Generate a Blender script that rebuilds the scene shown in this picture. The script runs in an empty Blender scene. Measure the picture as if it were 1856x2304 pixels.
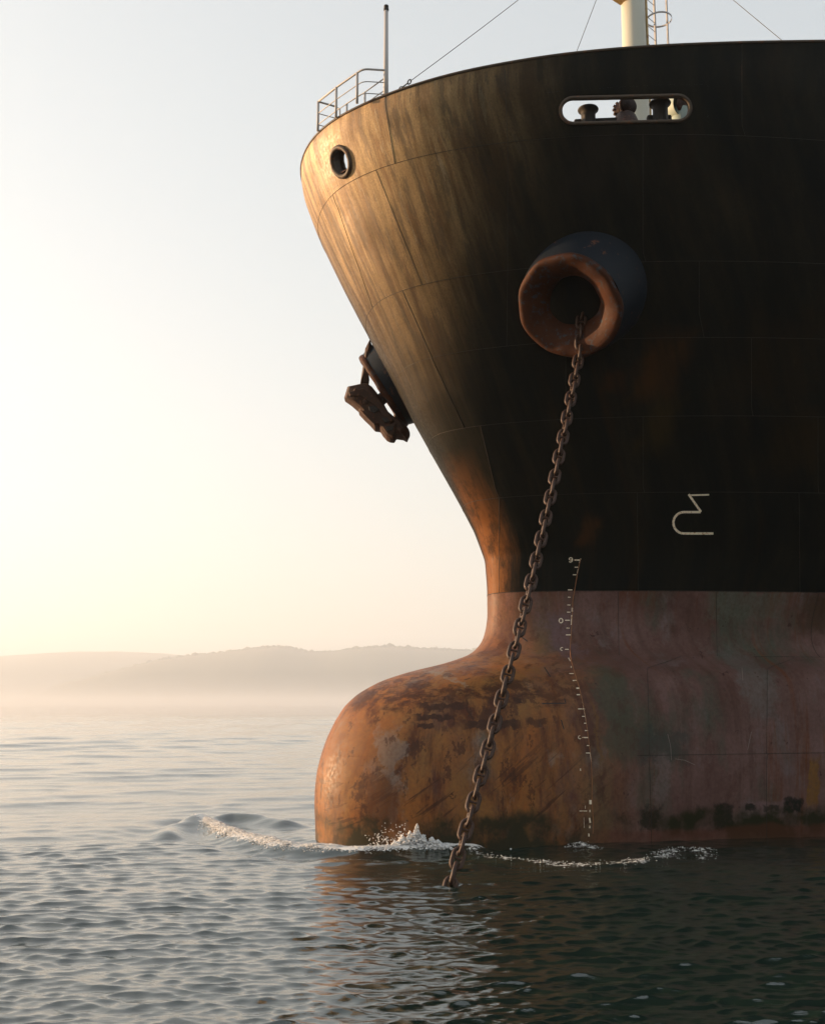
import bpy, math, random
import numpy as np
from mathutils import Vector, Matrix
random.seed(7)
rng = np.random.default_rng(11)
SC = bpy.context.scene
C = SC.collection
R = math.radians
# ---------------------------------------------------------------- camera
K = 1856 / 1736.0
FL, HOR, CH = 2500.0, 1582.0, 4.1
TILT = math.atan((HOR - 1152) / FL)
cam = bpy.data.cameras.new('camera')
cam.sensor_fit = 'VERTICAL'
cam.sensor_height = 36.0
cam.lens = FL / 2304 * 36.0
cam.clip_start = 0.1
cam.clip_end = 40000
camo = bpy.data.objects.new('camera', cam)
C.objects.link(camo)
camo.location = (0, 0, CH)
camo.rotation_euler = (R(90) + TILT, 0, 0)
SC.camera = camo
# ---------------------------------------------------------------- light
SUN_EL = R(9.0)
SUN_AZ = math.atan2(-0.955, 0.29)          # measured from +Y towards +X
SKY_STRENGTH = 0.10
sdir = Vector((math.sin(SUN_AZ) * math.cos(SUN_EL), math.cos(SUN_AZ) * math.cos(SUN_EL), math.sin(SUN_EL)))
sun = bpy.data.lights.new('sun', 'SUN')
sun.energy = 5.0
sun.angle = R(0.6)
sun.color = (1.0, 0.62, 0.33)
suno = bpy.data.objects.new('sun', sun)
C.objects.link(suno)
suno.rotation_euler = sdir.to_track_quat('Z', 'Y').to_euler()
suno.location = sdir * 100
w = bpy.data.worlds.new('World')
SC.world = w
w.use_nodes = True
nt = w.node_tree
bg = nt.nodes['Background']
sky = nt.nodes.new('ShaderNodeTexSky')
sky.sky_type = 'NISHITA'
sky.sun_disc = False
sky.sun_elevation = SUN_EL
sky.sun_rotation = SUN_AZ
sky.air_density = 1.0
sky.dust_density = 3.0
sky.ozone_density = 1.0
hs = nt.nodes.new('ShaderNodeHueSaturation')
hs.inputs['Saturation'].default_value = 0.60
nt.links.new(sky.outputs[0], hs.inputs['Color'])
gm = nt.nodes.new('ShaderNodeGamma'); gm.inputs['Gamma'].default_value = 0.50      # the high thin haze evens the sky out
nt.links.new(hs.outputs[0], gm.inputs['Color'])
sc_ = nt.nodes.new('ShaderNodeMix'); sc_.data_type = 'RGBA'; sc_.blend_type = 'MULTIPLY'; sc_.inputs[0].default_value = 1
nt.links.new(gm.outputs[0], sc_.inputs[6]); sc_.inputs[7].default_value = (1.63, 1.68, 1.655, 1)
nt.links.new(sc_.outputs[2], bg.inputs[0])
bg.inputs[1].default_value = SKY_STRENGTH
SC.view_settings.view_transform = 'Standard'
SC.view_settings.look = 'None'
SC.view_settings.gamma = 1.0
SC.view_settings.use_curve_mapping = False
SC.view_settings.exposure = 1.80
SC.cycles.max_bounces = 8
SC.cycles.volume_bounces = 1

# ---------------------------------------------------------------- helpers
def tag(o, label=None, cat=None, group=None, kind=None):
    if label: o['label'] = label
    if cat: o['category'] = cat
    if group: o['group'] = group
    if kind: o['kind'] = kind
    return o

def mesh_np(name, V, F, mat=None, parent=None, smooth=True):
    V = np.asarray(V, dtype=np.float32).reshape(-1, 3)
    me = bpy.data.meshes.new(name)
    if isinstance(F, np.ndarray) and F.ndim == 2:
        n, k = F.shape
        me.vertices.add(len(V)); me.vertices.foreach_set('co', V.ravel())
        me.loops.add(n * k); me.loops.foreach_set('vertex_index', F.astype(np.int32).ravel())
        me.polygons.add(n)
        me.polygons.foreach_set('loop_start', np.arange(0, n * k, k, dtype=np.int32))
        try:
            me.polygons.foreach_set('loop_total', np.full(n, k, dtype=np.int32))
        except Exception:
            pass
        me.polygons.foreach_set('use_smooth', np.full(n, smooth, dtype=bool))
        me.update(calc_edges=True)
    else:
        me.from_pydata([tuple(map(float, v)) for v in V], [], [tuple(map(int, f)) for f in F])
        for p in me.polygons: p.use_smooth = smooth
        me.update()
    o = bpy.data.objects.new(name, me)
    C.objects.link(o)
    if mat: me.materials.append(mat)
    if parent: o.parent = parent
    return o

class MB:
    def __init__(s): s.v = []; s.f = []
    def add(s, V, F):
        b = len(s.v); s.v += [tuple(map(float, p)) for p in V]; s.f += [tuple(b + int(i) for i in f) for f in F]
    def grid(s, P, closed_i=False, closed_j=False, flip=False):
        P = np.asarray(P, float); n, m = P.shape[:2]
        F = []
        for i in range(n if closed_i else n - 1):
            for j in range(m if closed_j else m - 1):
                a, b, c, d = i * m + j, i * m + (j + 1) % m, ((i + 1) % n) * m + (j + 1) % m, ((i + 1) % n) * m + j
                F.append((a, d, c, b) if flip else (a, b, c, d))
        s.add(P.reshape(-1, 3), F)
    def tube(s, pts, r, n=8, closed=False, cap=True):
        pts = [Vector(p) for p in pts]; m = len(pts); rings = []
        rr = r if hasattr(r, '__len__') else [r] * m
        prev = None
        for i in range(m):
            a = pts[(i - 1) % m] if (closed or i > 0) else pts[i]
            b = pts[(i + 1) % m] if (closed or i < m - 1) else pts[i]
            t = (b - a).normalized()
            if prev is None:
                u = t.orthogonal().normalized()
            else:
                u = (prev - t * prev.dot(t)).normalized()
            prev = u; v = t.cross(u)
            rings.append([tuple(pts[i] + (u * math.cos(k * 2 * math.pi / n) + v * math.sin(k * 2 * math.pi / n)) * rr[i]) for k in range(n)])
        s.grid(rings, closed_i=closed, closed_j=True)
        if cap and not closed:
            b = len(s.v) - m * n
            s.f.append(tuple(b + k for k in range(n))[::-1]); s.f.append(tuple(b + (m - 1) * n + k for k in range(n)))
    def lathe(s, o, ax, prof, n=32, cap=False):
        o = Vector(o); ax = Vector(ax).normalized(); u = ax.orthogonal().normalized(); v = ax.cross(u)
        rings = [[tuple(o + ax * h + (u * math.cos(k * 2 * math.pi / n) + v * math.sin(k * 2 * math.pi / n)) * r) for k in range(n)] for r, h in prof]
        s.grid(rings, closed_j=True)
    def box(s, c, ax, ay, az, hx, hy, hz):
        c, ax, ay, az = Vector(c), Vector(ax), Vector(ay), Vector(az)
        V = [c + ax * (hx * i) + ay * (hy * j) + az * (hz * k) for k in (-1, 1) for j in (-1, 1) for i in (-1, 1)]
        s.add(V, [(0, 2, 3, 1), (4, 5, 7, 6), (0, 1, 5, 4), (2, 6, 7, 3), (0, 4, 6, 2), (1, 3, 7, 5)])
    def build(s, name, mat, parent=None, smooth=True, bevel=0):
        o = mesh_np(name, s.v, s.f, mat, parent, smooth)
        if bevel:
            b = o.modifiers.new('bevel', 'BEVEL'); b.width = bevel; b.segments = 2; b.limit_method = 'ANGLE'
        return o

def ray(x, y):
    a = (x * K - 928) / FL; b = (1152 - y * K) / FL
    return np.array([a, math.cos(TILT) - b * math.sin(TILT), math.sin(TILT) + b * math.cos(TILT)])
def at_z(x, y, z):
    d = ray(x, y); s = (z - CH) / d[2]
    return np.array([d[0] * s, d[1] * s, z])
def at_y(x, y, Y):
    d = ray(x, y); s = Y / d[1]
    return np.array([0, 0, CH]) + d * s

# ---------------------------------------------------------------- materials
class NT:
    def __init__(s, name):
        s.m = bpy.data.materials.new(name); s.m.use_nodes = True
        s.t = s.m.node_tree; s.b = s.t.nodes['Principled BSDF']; s.out = s.t.nodes['Material Output']
        s.tc = s.t.nodes.new('ShaderNodeTexCoord')
    def n(s, kind, **kw):
        x = s.t.nodes.new(kind)
        for k, v in kw.items(): setattr(x, k, v)
        return x
    def set(s, node, key, val):
        inp = node.inputs[key]
        if hasattr(val, 'links') or isinstance(val, bpy.types.NodeSocket): s.t.links.new(val, inp)
        else: inp.default_value = val
    def noise(s, scale=(1, 1, 1), sc=1.0, detail=4, rough=.55, off=(0, 0, 0), vec=None, dist=0):
        mp = s.n('ShaderNodeMapping'); s.t.links.new(vec or s.tc.outputs['Object'], mp.inputs[0])
        mp.inputs['Scale'].default_value = scale; mp.inputs['Location'].default_value = off
        nz = s.n('ShaderNodeTexNoise'); s.t.links.new(mp.outputs[0], nz.inputs['Vector'])
        nz.inputs['Scale'].default_value = sc; nz.inputs['Detail'].default_value = detail; nz.inputs['Roughness'].default_value = rough
        nz.inputs['Distortion'].default_value = dist
        return nz.outputs[0]
    def ramp(s, v, stops):
        r = s.n('ShaderNodeValToRGB'); s.t.links.new(v, r.inputs[0])
        e = r.color_ramp.elements
        while len(e) < len(stops): e.new(.5)
        for i, (p, c) in enumerate(stops):
            e[i].position = p; e[i].color = (c, c, c, 1) if not hasattr(c, '__len__') else (*c, 1)
        return r.outputs[0]
    def mr(s, v, a, b, c=0, d=1, smooth=False):
        r = s.n('ShaderNodeMapRange'); s.set(r, 0, v); s.set(r, 1, a); s.set(r, 2, b); s.set(r, 3, c); s.set(r, 4, d)
        if smooth: r.interpolation_type = 'SMOOTHSTEP'
        return r.outputs[0]
    def math(s, op, a, b=0.0, c=None):
        r = s.n('ShaderNodeMath', operation=op); s.set(r, 0, a); s.set(r, 1, b)
        if c is not None: s.set(r, 2, c)
        return r.outputs[0]
    def mix(s, f, a, b, mode='MIX'):
        r = s.n('ShaderNodeMix', data_type='RGBA', blend_type=mode)
        s.set(r, 0, f)
        for k, v in ((6, a), (7, b)):
            if isinstance(v, bpy.types.NodeSocket): s.t.links.new(v, r.inputs[k])
            else: r.inputs[k].default_value = (*v, 1)
        return r.outputs[2]
    def bump(s, h, strength=.3, dist=.02, normal=None):
        b = s.n('ShaderNodeBump'); s.set(b, 'Height', h); b.inputs['Strength'].default_value = strength; b.inputs['Distance'].default_value = dist
        if normal: s.t.links.new(normal, b.inputs['Normal'])
        return b.outputs[0]
    def fin(s, col=None, rough=None, normal=None, metal=None):
        if col is not None: s.set(s.b, 'Base Color', col if isinstance(col, bpy.types.NodeSocket) else (*col, 1))
        if rough is not None: s.set(s.b, 'Roughness', rough)
        if normal is not None: s.set(s.b, 'Normal', normal)
        if metal is not None: s.set(s.b, 'Metallic', metal)
        return s.m

def sep(t, v):
    x = t.n('ShaderNodeSeparateXYZ'); t.t.links.new(v, x.inputs[0]); return x.outputs

# hull coordinates used by the ship: x forward, y to port, z up, origin at the bow
def mat_hull():
    t = NT('weathered_hull_paint')
    P = t.tc.outputs['Object']; X, Y, Z = sep(t, P)
    oi = t.n('ShaderNodeObjectInfo')
    prnd = oi.outputs['Random']
    # vertical streaks: fine across, long down
    ha = t.n('ShaderNodeAttribute', attribute_name='hullco'); HV = ha.outputs['Vector']; HX = sep(t, HV)[0]
    st = t.noise((1, 1, .09), 1.9, 9, .66, vec=HV, dist=.15)
    st2 = t.noise((1, 1, .13), 2.4, 9, .66, off=(3, 1, 7), vec=HV, dist=.3)
    st3 = t.noise((1, 1, .16), 3.2, 9, .72, off=(9, 1, 2), vec=HV)
    blot = t.noise((1, 1, .6), .55, 5, .6, off=(9, 2, 4))
    fine = t.noise((1, 1, 1), 9, 5, .65)
    grit = t.noise((1, 1, 1), 55, 3, .6)
    # ---- topside black with dust, painted-in sunlight and rust wash
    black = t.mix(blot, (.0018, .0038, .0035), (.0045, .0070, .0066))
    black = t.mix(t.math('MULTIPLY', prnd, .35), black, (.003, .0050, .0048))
    nose = t.math('POWER', t.mr(X, -4.8, -.2, 0, 1), 2.1)                       # stem region: real dust, plus sunlit brightness painted in through its colour
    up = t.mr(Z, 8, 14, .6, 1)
    dust_sunlit_amt = t.math('MULTIPLY', t.ramp(t.math('ADD', t.math('MULTIPLY', st, .7), t.math('MULTIPLY', blot, .3)), [(.34, 0), (.64, 1)]), t.math('MULTIPLY_ADD', nose, .76, .025))
    dust_sunlit_amt = t.math('ADD', dust_sunlit_amt, t.math('MULTIPLY', nose, .42))
    dust_sunlit_amt = t.math('MULTIPLY', t.math('MULTIPLY', dust_sunlit_amt, up), 1.05)
    dust_sunlit_col = t.mix(t.ramp(st2, [(.42, 0), (.55, 1)]), (.36, .20, .072), (.62, .41, .175))
    dust_sunlit_col = t.mix(t.ramp(st3, [(.52, 0), (.56, .55)]), dust_sunlit_col, (.17, .12, .07))
    dust_sunlit_col = t.mix(t.ramp(t.noise((1, 1, .12), 2.6, 9, .75, off=(5, 5, 5), vec=HV), [(.57, 0), (.61, .8)]), dust_sunlit_col, (.62, .47, .27))
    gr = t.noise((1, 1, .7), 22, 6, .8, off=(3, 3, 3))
    dust_sunlit_col = t.mix(t.ramp(gr, [(.35, .55), (.6, 0)]), dust_sunlit_col, (.13, .085, .045))
    top = t.mix(t.math('MINIMUM', dust_sunlit_amt, 1.0), black, dust_sunlit_col)
    brownstreak = t.math('MULTIPLY', t.ramp(st2, [(.55, 0), (.72, 1)]), t.math('MULTIPLY_ADD', nose, .5, .03))
    top = t.mix(brownstreak, top, (.16, .075, .028))
    ruststreak = t.math('MULTIPLY', t.ramp(t.noise((1, 1, .05), 1.3, 6, .7, off=(5, 5, 1), vec=HV), [(.58, 0), (.70, 1)]), .5)
    top = t.mix(ruststreak, top, (.022, .013, .006))
    # ---- boot topping
    big = t.noise((1, 1, .75), .38, 6, .6, off=(1, 8, 3))
    boot = t.mix(t.ramp(big, [(.35, 0), (.65, 1)]), (0.092, 0.050, 0.042), (0.160, 0.098, 0.090))
    boot = t.mix(t.ramp(t.noise((1, 1, .5), .6, 6, .65, off=(7, 1, 2)), [(.50, 0), (.66, .85)]), boot, (0.058, 0.070, 0.052))
    boot = t.mix(t.ramp(t.noise((1, 1, .6), .9, 6, .7, off=(17, 1, 5)), [(.54, 0), (.68, .7)]), boot, (0.1456, 0.1176, 0.1176))
    boot = t.mix(t.ramp(st, [(.50, 0), (.70, .55)]), boot, (0.0560, 0.0291, 0.0190))
    boot = t.mix(t.ramp(t.noise((1, 1, .09), 1.5, 9, .72, off=(2, 3, 1), vec=HV), [(.55, 0), (.66, .85)]), boot, (0.1176, 0.0420, 0.0146))
    # rust ochre over the bulb
    bulb = t.math('MULTIPLY', t.mr(X, -9.0, -4.5, 0, 1, True), t.mr(Z, 9.0, 5.6, 0.35, 1))
    rn = t.noise((1, 1, .45), .7, 8, .68, off=(4, 4, 9), dist=.6)
    ru = t.mix(t.ramp(rn, [(.32, 0), (.48, .5), (.66, 1)]), (0.30, 0.095, 0.018), (0.23, 0.115, 0.036))
    ru = t.mix(t.ramp(t.noise((1, 1, .35), 1.2, 8, .7, off=(8, 3, 5), dist=.4), [(.48, 0), (.63, 1)]), ru, (0.0952, 0.0291, 0.0101))
    ru = t.mix(t.ramp(t.noise((1, 1, .6), .8, 6, .7, off=(12, 6, 2)), [(.56, 0), (.70, .75)]), ru, (0.25, 0.20, 0.165))
    ramt = t.math('MULTIPLY', bulb, t.ramp(t.noise((1, 1, .5), .8, 7, .65, off=(6, 6, 6)), [(.28, .45), (.5, 1)]))
    low = t.mix(ramt, boot, ru)
    # scraped dark rust band round the bulb
    zz = t.math('ADD', Z, t.math('MULTIPLY', t.noise((1, 1, 1), 1.1, 5, .7), 1.6))
    band = t.math('MULTIPLY', t.mr(t.math('ABSOLUTE', t.math('SUBTRACT', zz, 5.15)), .12, .5, 1, 0, True),
                  t.math('MULTIPLY', bulb, t.ramp(t.noise((1, 1, 2.5), 1.6, 7, .75, off=(3, 9, 4)), [(.42, 0), (.52, 1)])))
    low = t.mix(t.math('MULTIPLY', band, .85), low, (0.0420, 0.0146, 0.0073))
    # slanted scrapes left by the chain
    dv = t.n('ShaderNodeMapping'); t.t.links.new(P, dv.inputs[0]); dv.inputs['Rotation'].default_value = (0, R(-40), 0)
    scr = t.noise((.35, .6, 5.5), 1.0, 4, .6, off=(3, 3, 3), vec=dv.outputs[0])
    scm = t.math('MULTIPLY', t.ramp(scr, [(.585, 0), (.62, 1)]), t.math('MULTIPLY', t.mr(Z, 3.4, 2.0, 0, 1), t.mr(X, -8, -5.5, 0, 1)))
    low = t.mix(t.math('MULTIPLY', scm, .7), low, (0.045, 0.018, 0.0095))
    # worn places found on the near side: picture box, colour, strength, raggedness
    wp = t.math('MULTIPLY', t.math('SUBTRACT', t.noise((1, 1, 1), 1.5, 8, .72, off=(6, 2, 8)), .5), 1.0)
    wp2 = t.math('MULTIPLY', t.math('SUBTRACT', t.noise((1, 1, .8), 2.2, 8, .72, off=(1, 9, 4)), .5), 1.0)
    for (x0, y0, x1, y1), pc, ps, pr in [
        ((870, 1478, 985, 1492), (.042, .016, .009), .9, .5), ((862, 1503, 960, 1514), (.035, .013, .008), .9, .35), ((878, 1524, 918, 1534), (.035, .013, .008), .9, .3),
        ((965, 1515, 1100, 1532), (.038, .015, .009), .9, .4), ((975, 1470, 990, 1515), (.045, .017, .009), .8, .3), ((1082, 1470, 1100, 1480), (.03, .012, .008), .9, .2),
        ((1105, 1515, 1150, 1525), (.04, .016, .009), .7, .4), ((1010, 1530, 1030, 1640), (.05, .06, .045), .5, .6),
        ((905, 1415, 975, 1440), (.23, .21, .17), .6, .9), ((790, 1540, 850, 1660), (.22, .18, .155), .6, 1.2), ((690, 1460, 760, 1620), (.15, .045, .012), .7, 1.2),
        ((760, 1640, 830, 1740), (.11, .038, .014), .8, .9), ((700, 1500, 720, 1700), (.20, .08, .02), .7, .8),
        ((1240, 1420, 1340, 1600), (.052, .064, .046), .6, 1.4), ((1340, 1540, 1440, 1600), (.036, .048, .042), .65, 1.0), ((1500, 1245, 1640, 1300), (.085, .098, .075), .7, .9),
        ((1700, 1250, 1740, 1330), (.045, .030, .014), .7, .7), ((1380, 1590, 1405, 1680), (.16, .12, .115), .5, .8), ((1500, 1370, 1640, 1500), (.115, .115, .105), .5, 1.3),
        ((1350, 1700, 1390, 1745), (.014, .016, .010), .9, .7), ((1500, 1690, 1545, 1745), (.010, .014, .010), .9, .5), ((1553, 1686, 1660, 1720), (.16, .105, .105), .7, .25),
        ((1566, 1690, 1590, 1702), (.012, .014, .012), .9, .3), ((1604, 1694, 1640, 1703), (.02, .02, .016), .8, .35), ((1648, 1680, 1690, 1712), (.008, .012, .010), .95, .4),
        ((1700, 1590, 1722, 1700), (.17, .085, .015), .75, .5), ((1240, 1470, 1262, 1620), (.15, .075, .022), .6, .6), ((1140, 1300, 1240, 1380), (.13, .085, .095), .6, 1.2)]:
        c0_ = hit(x0, y0)[2]; c1_ = hit(x1, y1)[2]
        cx, cz, hx, hz = (c0_[0] + c1_[0]) / 2, (c0_[2] + c1_[2]) / 2, abs(c0_[0] - c1_[0]) / 2 + .02, abs(c0_[2] - c1_[2]) / 2 + .02
        ax_ = t.math('DIVIDE', t.math('ABSOLUTE', t.math('SUBTRACT', t.math('MULTIPLY_ADD', wp, pr * 1.6, X), cx)), hx)
        az_ = t.math('DIVIDE', t.math('ABSOLUTE', t.math('SUBTRACT', t.math('MULTIPLY_ADD', wp2, pr * 1.6, Z), cz)), hz)
        mk = t.mr(t.math('MAXIMUM', ax_, az_), .7, 1.05 + .3 * (pr > .6), 1, 0, True)
        mk = t.math('MULTIPLY', mk, t.mr(fine, .25, .5, .6 * ps, ps))
        low = t.mix(mk, low, pc)
    flake = t.ramp(t.noise((1, 1, .55), 1.9, 12, .74, off=(14, 3, 6)), [(.555, 0), (.575, 1)])
    low = t.mix(t.math('MULTIPLY', flake, t.math('MULTIPLY_ADD', bulb, .5, .22)), low, (.060, .022, .011))
    # pale scratches and dark pock marks
    pock = t.ramp(t.noise((1, 1, 1), 2.3, 4, .75, off=(1, 1, 9)), [(.66, 0), (.70, 1)])
    low = t.mix(t.math('MULTIPLY', pock, .7), low, (0.0280, 0.0123, 0.0084))
    low = t.mix(t.ramp(fine, [(.3, .35), (.7, 0)]), low, (0.0280, 0.0140, 0.0112))
    # weed at the waterline
    zw = t.math('ADD', Z, t.math('MULTIPLY', t.noise((1, 1, .6), .9, 5, .6, off=(5, 1, 1)), -1.6))
    weed = t.mr(zw, -.15, .25, 1, 0, True)
    wn = t.ramp(t.noise((1, 1, 1), .55, 5, .6, off=(2, 8, 1)), [(.44, .15), (.57, .95)])
    low = t.mix(t.math('MULTIPLY', weed, wn), low, (0.0157, 0.0179, 0.0078))
    redb = t.math('MULTIPLY', t.mr(t.math('ADD', Z, t.math('MULTIPLY', t.noise((1, 1, 1), .7, 3), -.5)), .05, .22, 1, 0, True), t.mr(X, -7.5, -6.5, 1, 0))
    low = t.mix(t.math('MULTIPLY', redb, .45), low, (0.0896, 0.0280, 0.0157))
    # paint boundary, slightly ragged
    zb = t.math('ADD', Z, t.math('MULTIPLY', t.noise((1, 1, 1), 6, 4, .7), .05))
    isup = t.mr(zb, 7.745, 7.765)
    drip = t.math('MULTIPLY', t.mr(Z, 6.4, 7.74, 0, 1), t.ramp(t.noise((1, 1, .16), 2.2, 6, .72, off=(4, 4, 4), vec=HV), [(.50, 0), (.60, 1)]))
    low = t.mix(t.math('MULTIPLY', drip, .6), low, (.09, .032, .013))
    # rust hugging the stem below and just above the paint line
    sr = t.math('MULTIPLY', t.mr(t.math('ADD', t.math('ABSOLUTE', HX), t.math('MULTIPLY', st3, 2.0)), 3.3, 1.6, 0, 1, True), t.mr(Z, 12.5, 9.5, 0, 1))
    top = t.mix(t.math('MULTIPLY', sr, t.ramp(t.noise((1, 1, .4), 2.0, 6, .7), [(.36, .25), (.52, 1)])), top, (.17, .065, .018))
    for (x0, y0, x1, y1), pc, ps, pr in [((1366, 690, 1420, 850), (.040, .018, .005), .9, .5), ((1375, 830, 1400, 960), (.026, .018, .006), .8, .5), ((1275, 775, 1310, 830), (.03, .013, .005), .7, .5),
        ((1560, 640, 1700, 860), (.014, .009, .004), .8, 1.5), ((1640, 850, 1720, 1010), (.020, .013, .005), .7, 1.0), ((1232, 1085, 1250, 1150), (.05, .022, .008), .7, .4), ((1215, 265, 1260, 430), (.020, .016, .012), .8, .6), ((1425, 262, 1450, 380), (.018, .012, .008), .7, .5)]:
        c0_ = hit(x0, y0)[2]; c1_ = hit(x1, y1)[2]
        cx, cz, hx, hz = (c0_[0] + c1_[0]) / 2, (c0_[2] + c1_[2]) / 2, abs(c0_[0] - c1_[0]) / 2 + .02, abs(c0_[2] - c1_[2]) / 2 + .02
        ax_ = t.math('DIVIDE', t.math('ABSOLUTE', t.math('SUBTRACT', t.math('MULTIPLY_ADD', wp, pr * 1.6, X), cx)), hx)
        az_ = t.math('DIVIDE', t.math('ABSOLUTE', t.math('SUBTRACT', t.math('MULTIPLY_ADD', wp2, pr * 1.6, Z), cz)), hz)
        mk = t.math('MULTIPLY', t.mr(t.math('MAXIMUM', ax_, az_), .3, 1.25, 1, 0, True), t.mr(st, .35, .6, .3 * ps, ps))
        top = t.mix(mk, top, pc)
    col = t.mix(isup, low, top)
    # light scuffed flecks
    fl = t.ramp(t.noise((1, 1, .12), 9, 4, .6, off=(8, 8, 8), vec=HV), [(.66, 0), (.74, .4)])
    col = t.mix(t.math('MULTIPLY', fl, t.math('MULTIPLY_ADD', nose, .8, .06)), col, (.36, .28, .19))
    rough = t.mr(fine, .3, .7, .42, .68)
    dents = t.noise((1, 1, 1.1), .55, 2, .5, off=(3, 7, 7))
    h = t.math('ADD', t.math('MULTIPLY', dents, 2.6), t.math('MULTIPLY', fine, .10))
    h = t.math('ADD', h, t.math('MULTIPLY', grit, .02))
    t.set(t.b, 'Specular IOR Level', t.math('MULTIPLY_ADD', t.math('MULTIPLY', isup, t.math('MINIMUM', dust_sunlit_amt, 1.0)), .45, t.math('MULTIPLY_ADD', t.math('MULTIPLY', bulb, t.math('SUBTRACT', 1.0, isup)), .15, .07)))
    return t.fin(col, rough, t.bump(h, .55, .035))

def mat_simple(name, a, b, sc=4, stretch=(1, 1, 1), rough=.6, rust=None, rustlo=.55, bump=.2, spec=.4):
    t = NT(name)
    n1 = t.noise(stretch, sc, 5, .6); n2 = t.noise(stretch, sc * 2.3, 6, .7, off=(4, 2, 8))
    col = t.mix(n1, a, b)
    if rust: col = t.mix(t.ramp(n2, [(rustlo, 0), (rustlo + .08, 1)]), col, rust)
    t.b.inputs['Specular IOR Level'].default_value = spec
    return t.fin(col, rough, t.bump(n2, bump, .02))

M = {}
M['seam'] = mat_simple('weld_bead', (.005, .006, .005), (.022, .016, .010), 1.3, (1, 1, .5), .6, (.09, .04, .02), .60)
M['rim'] = mat_simple('rail_paint', (.025, .022, .02), (.09, .06, .035), 2, rust=(.12, .05, .02))
M['bolster'] = mat_simple('bolster_paint', (.006, .012, .019), (.014, .017, .022), 1.6, rust=(.10, .045, .028), rustlo=.60, rough=.45, spec=.12)
M['lip'] = mat_simple('bolster_lip_rust', (.085, .027, .009), (.014, .008, .007), 2.2, rust=(.040, .046, .055), rustlo=.54, rough=.65, bump=1.0, spec=.12)
M['pipe'] = mat_simple('hawse_pipe_rust', (.11, .040, .014), (.045, .018, .010), 2.5, rust=(.15, .07, .035), rough=.7, bump=.6)
M['dark'] = mat_simple('dark_steel', (.012, .012, .012), (.03, .026, .022), 3, rough=.7)
M['chain'] = mat_simple('chain_rust', (.060, .024, .011), (.016, .009, .007), 9, rust=(.12, .052, .024), rustlo=.58, rough=.5, bump=.8)
M['anchor'] = mat_simple('anchor_rust', (.060, .024, .011), (.022, .012, .008), 3.2, rust=(.13, .045, .015), rustlo=.56, rough=.75, bump=.9)
M['white'] = mat_simple('old_white_paint', (.46, .45, .44), (.32, .31, .30), 3, (1, 1, .3), .5, (.30, .16, .08), .66)
M['mast'] = mat_simple('mast_cream_paint', (.50, .50, .42), (.42, .43, .37), 1.2, (1, 1, .3), .5, (.38, .24, .12), .72)
M['yellow'] = mat_simple('ladder_yellow_paint', (.50, .36, .14), (.34, .22, .09), 3, rough=.5, rust=(.2, .09, .03))
M['mark'] = mat_simple('mark_paint', (.82, .76, .62), (.66, .55, .38), 7, rough=.6, rust=(.34, .14, .04), rustlo=.55)
M['scuff'] = mat_simple('scuffed_primer', (.20, .17, .15), (.13, .10, .09), 7)
M['markrust'] = mat_simple('rusty_mark', (.30, .14, .05), (.14, .05, .025), 5, rough=.7)
M['wire'] = mat_simple('stay_wire_steel', (.05, .045, .04), (.09, .07, .05), 3)
M['deck'] = mat_simple('deck_paint', (.12, .05, .035), (.07, .05, .04), 1, rust=(.2, .08, .03))
M['vent'] = mat_simple('pale_green_paint', (.33, .40, .35), (.28, .34, .30), 2, rust=(.25, .12, .06), rustlo=.68)
M['gear'] = mat_simple('rusty_gear', (.07, .026, .016), (.02, .012, .009), 5, rust=(.13, .055, .035), bump=.8)

# ---------------------------------------------------------------- hull form
AL = R(32)
N0 = np.array([-2.8, 33.9])
Fv = np.array([-math.cos(AL), -math.sin(AL)]); Pv = np.array([math.sin(AL), -math.cos(AL)])
ZT = [-3, 0, 2, 3.5, 4.5, 5.2, 5.8, 6.4, 7.2, 8, 10, 13, 17, 20, 24.6]
AT = [2.3, 2.3, 2.3, 2.2, 2.0, 1.7, 1.3, .85, .55, .4, .35, .3, .2, .1, 0]
LT = [2.6, 2.6, 2.6, 2.6, 2.5, 2.4, 2.2, 1.6, .9, .6, .5, .5, .5, .5, .5]
QT = [1.06, 1.06, 1.08, 1.1, 1.13, 1.17, 1.2, 1.22, 1.25, 1.3, 1.38, 1.5, 1.7, 1.85, 2.0]
BT = [11, 11, 11.5, 12, 12.5, 13, 13, 13.5, 14, 14, 14.5, 15, 15.5, 15.8, 16.]
LL = [75, 75, 75, 75, 72, 68, 64, 60, 56, 52, 46, 42, 40, 40, 40]
USZ = [-3, -1, 0, .5, 1, 1.5, 2, 2.5, 3, 3.5, 4, 4.4, 4.8, 5.1, 5.4, 5.7, 5.9, 6.1, 6.3, 6.6, 7, 7.5, 8, 9, 10, 11, 12, 13, 14, 15, 16, 17, 18, 19, 20, 21, 22, 22.4, 25]
USV = [-.4, -.26, -.25, -.23, -.20, -.21, -.27, -.40, -.59, -.85, -1.19, -1.67, -2.48, -3.49, -4.91, -5.85, -6.11, -6.29, -6.38, -6.46, -6.52, -6.52, -6.53, -6.50, -6.12, -5.57, -4.98, -4.40, -3.83, -3.34, -2.83, -2.30, -1.74, -1.21, -.72, -.21, .18, .24, .24]
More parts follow.
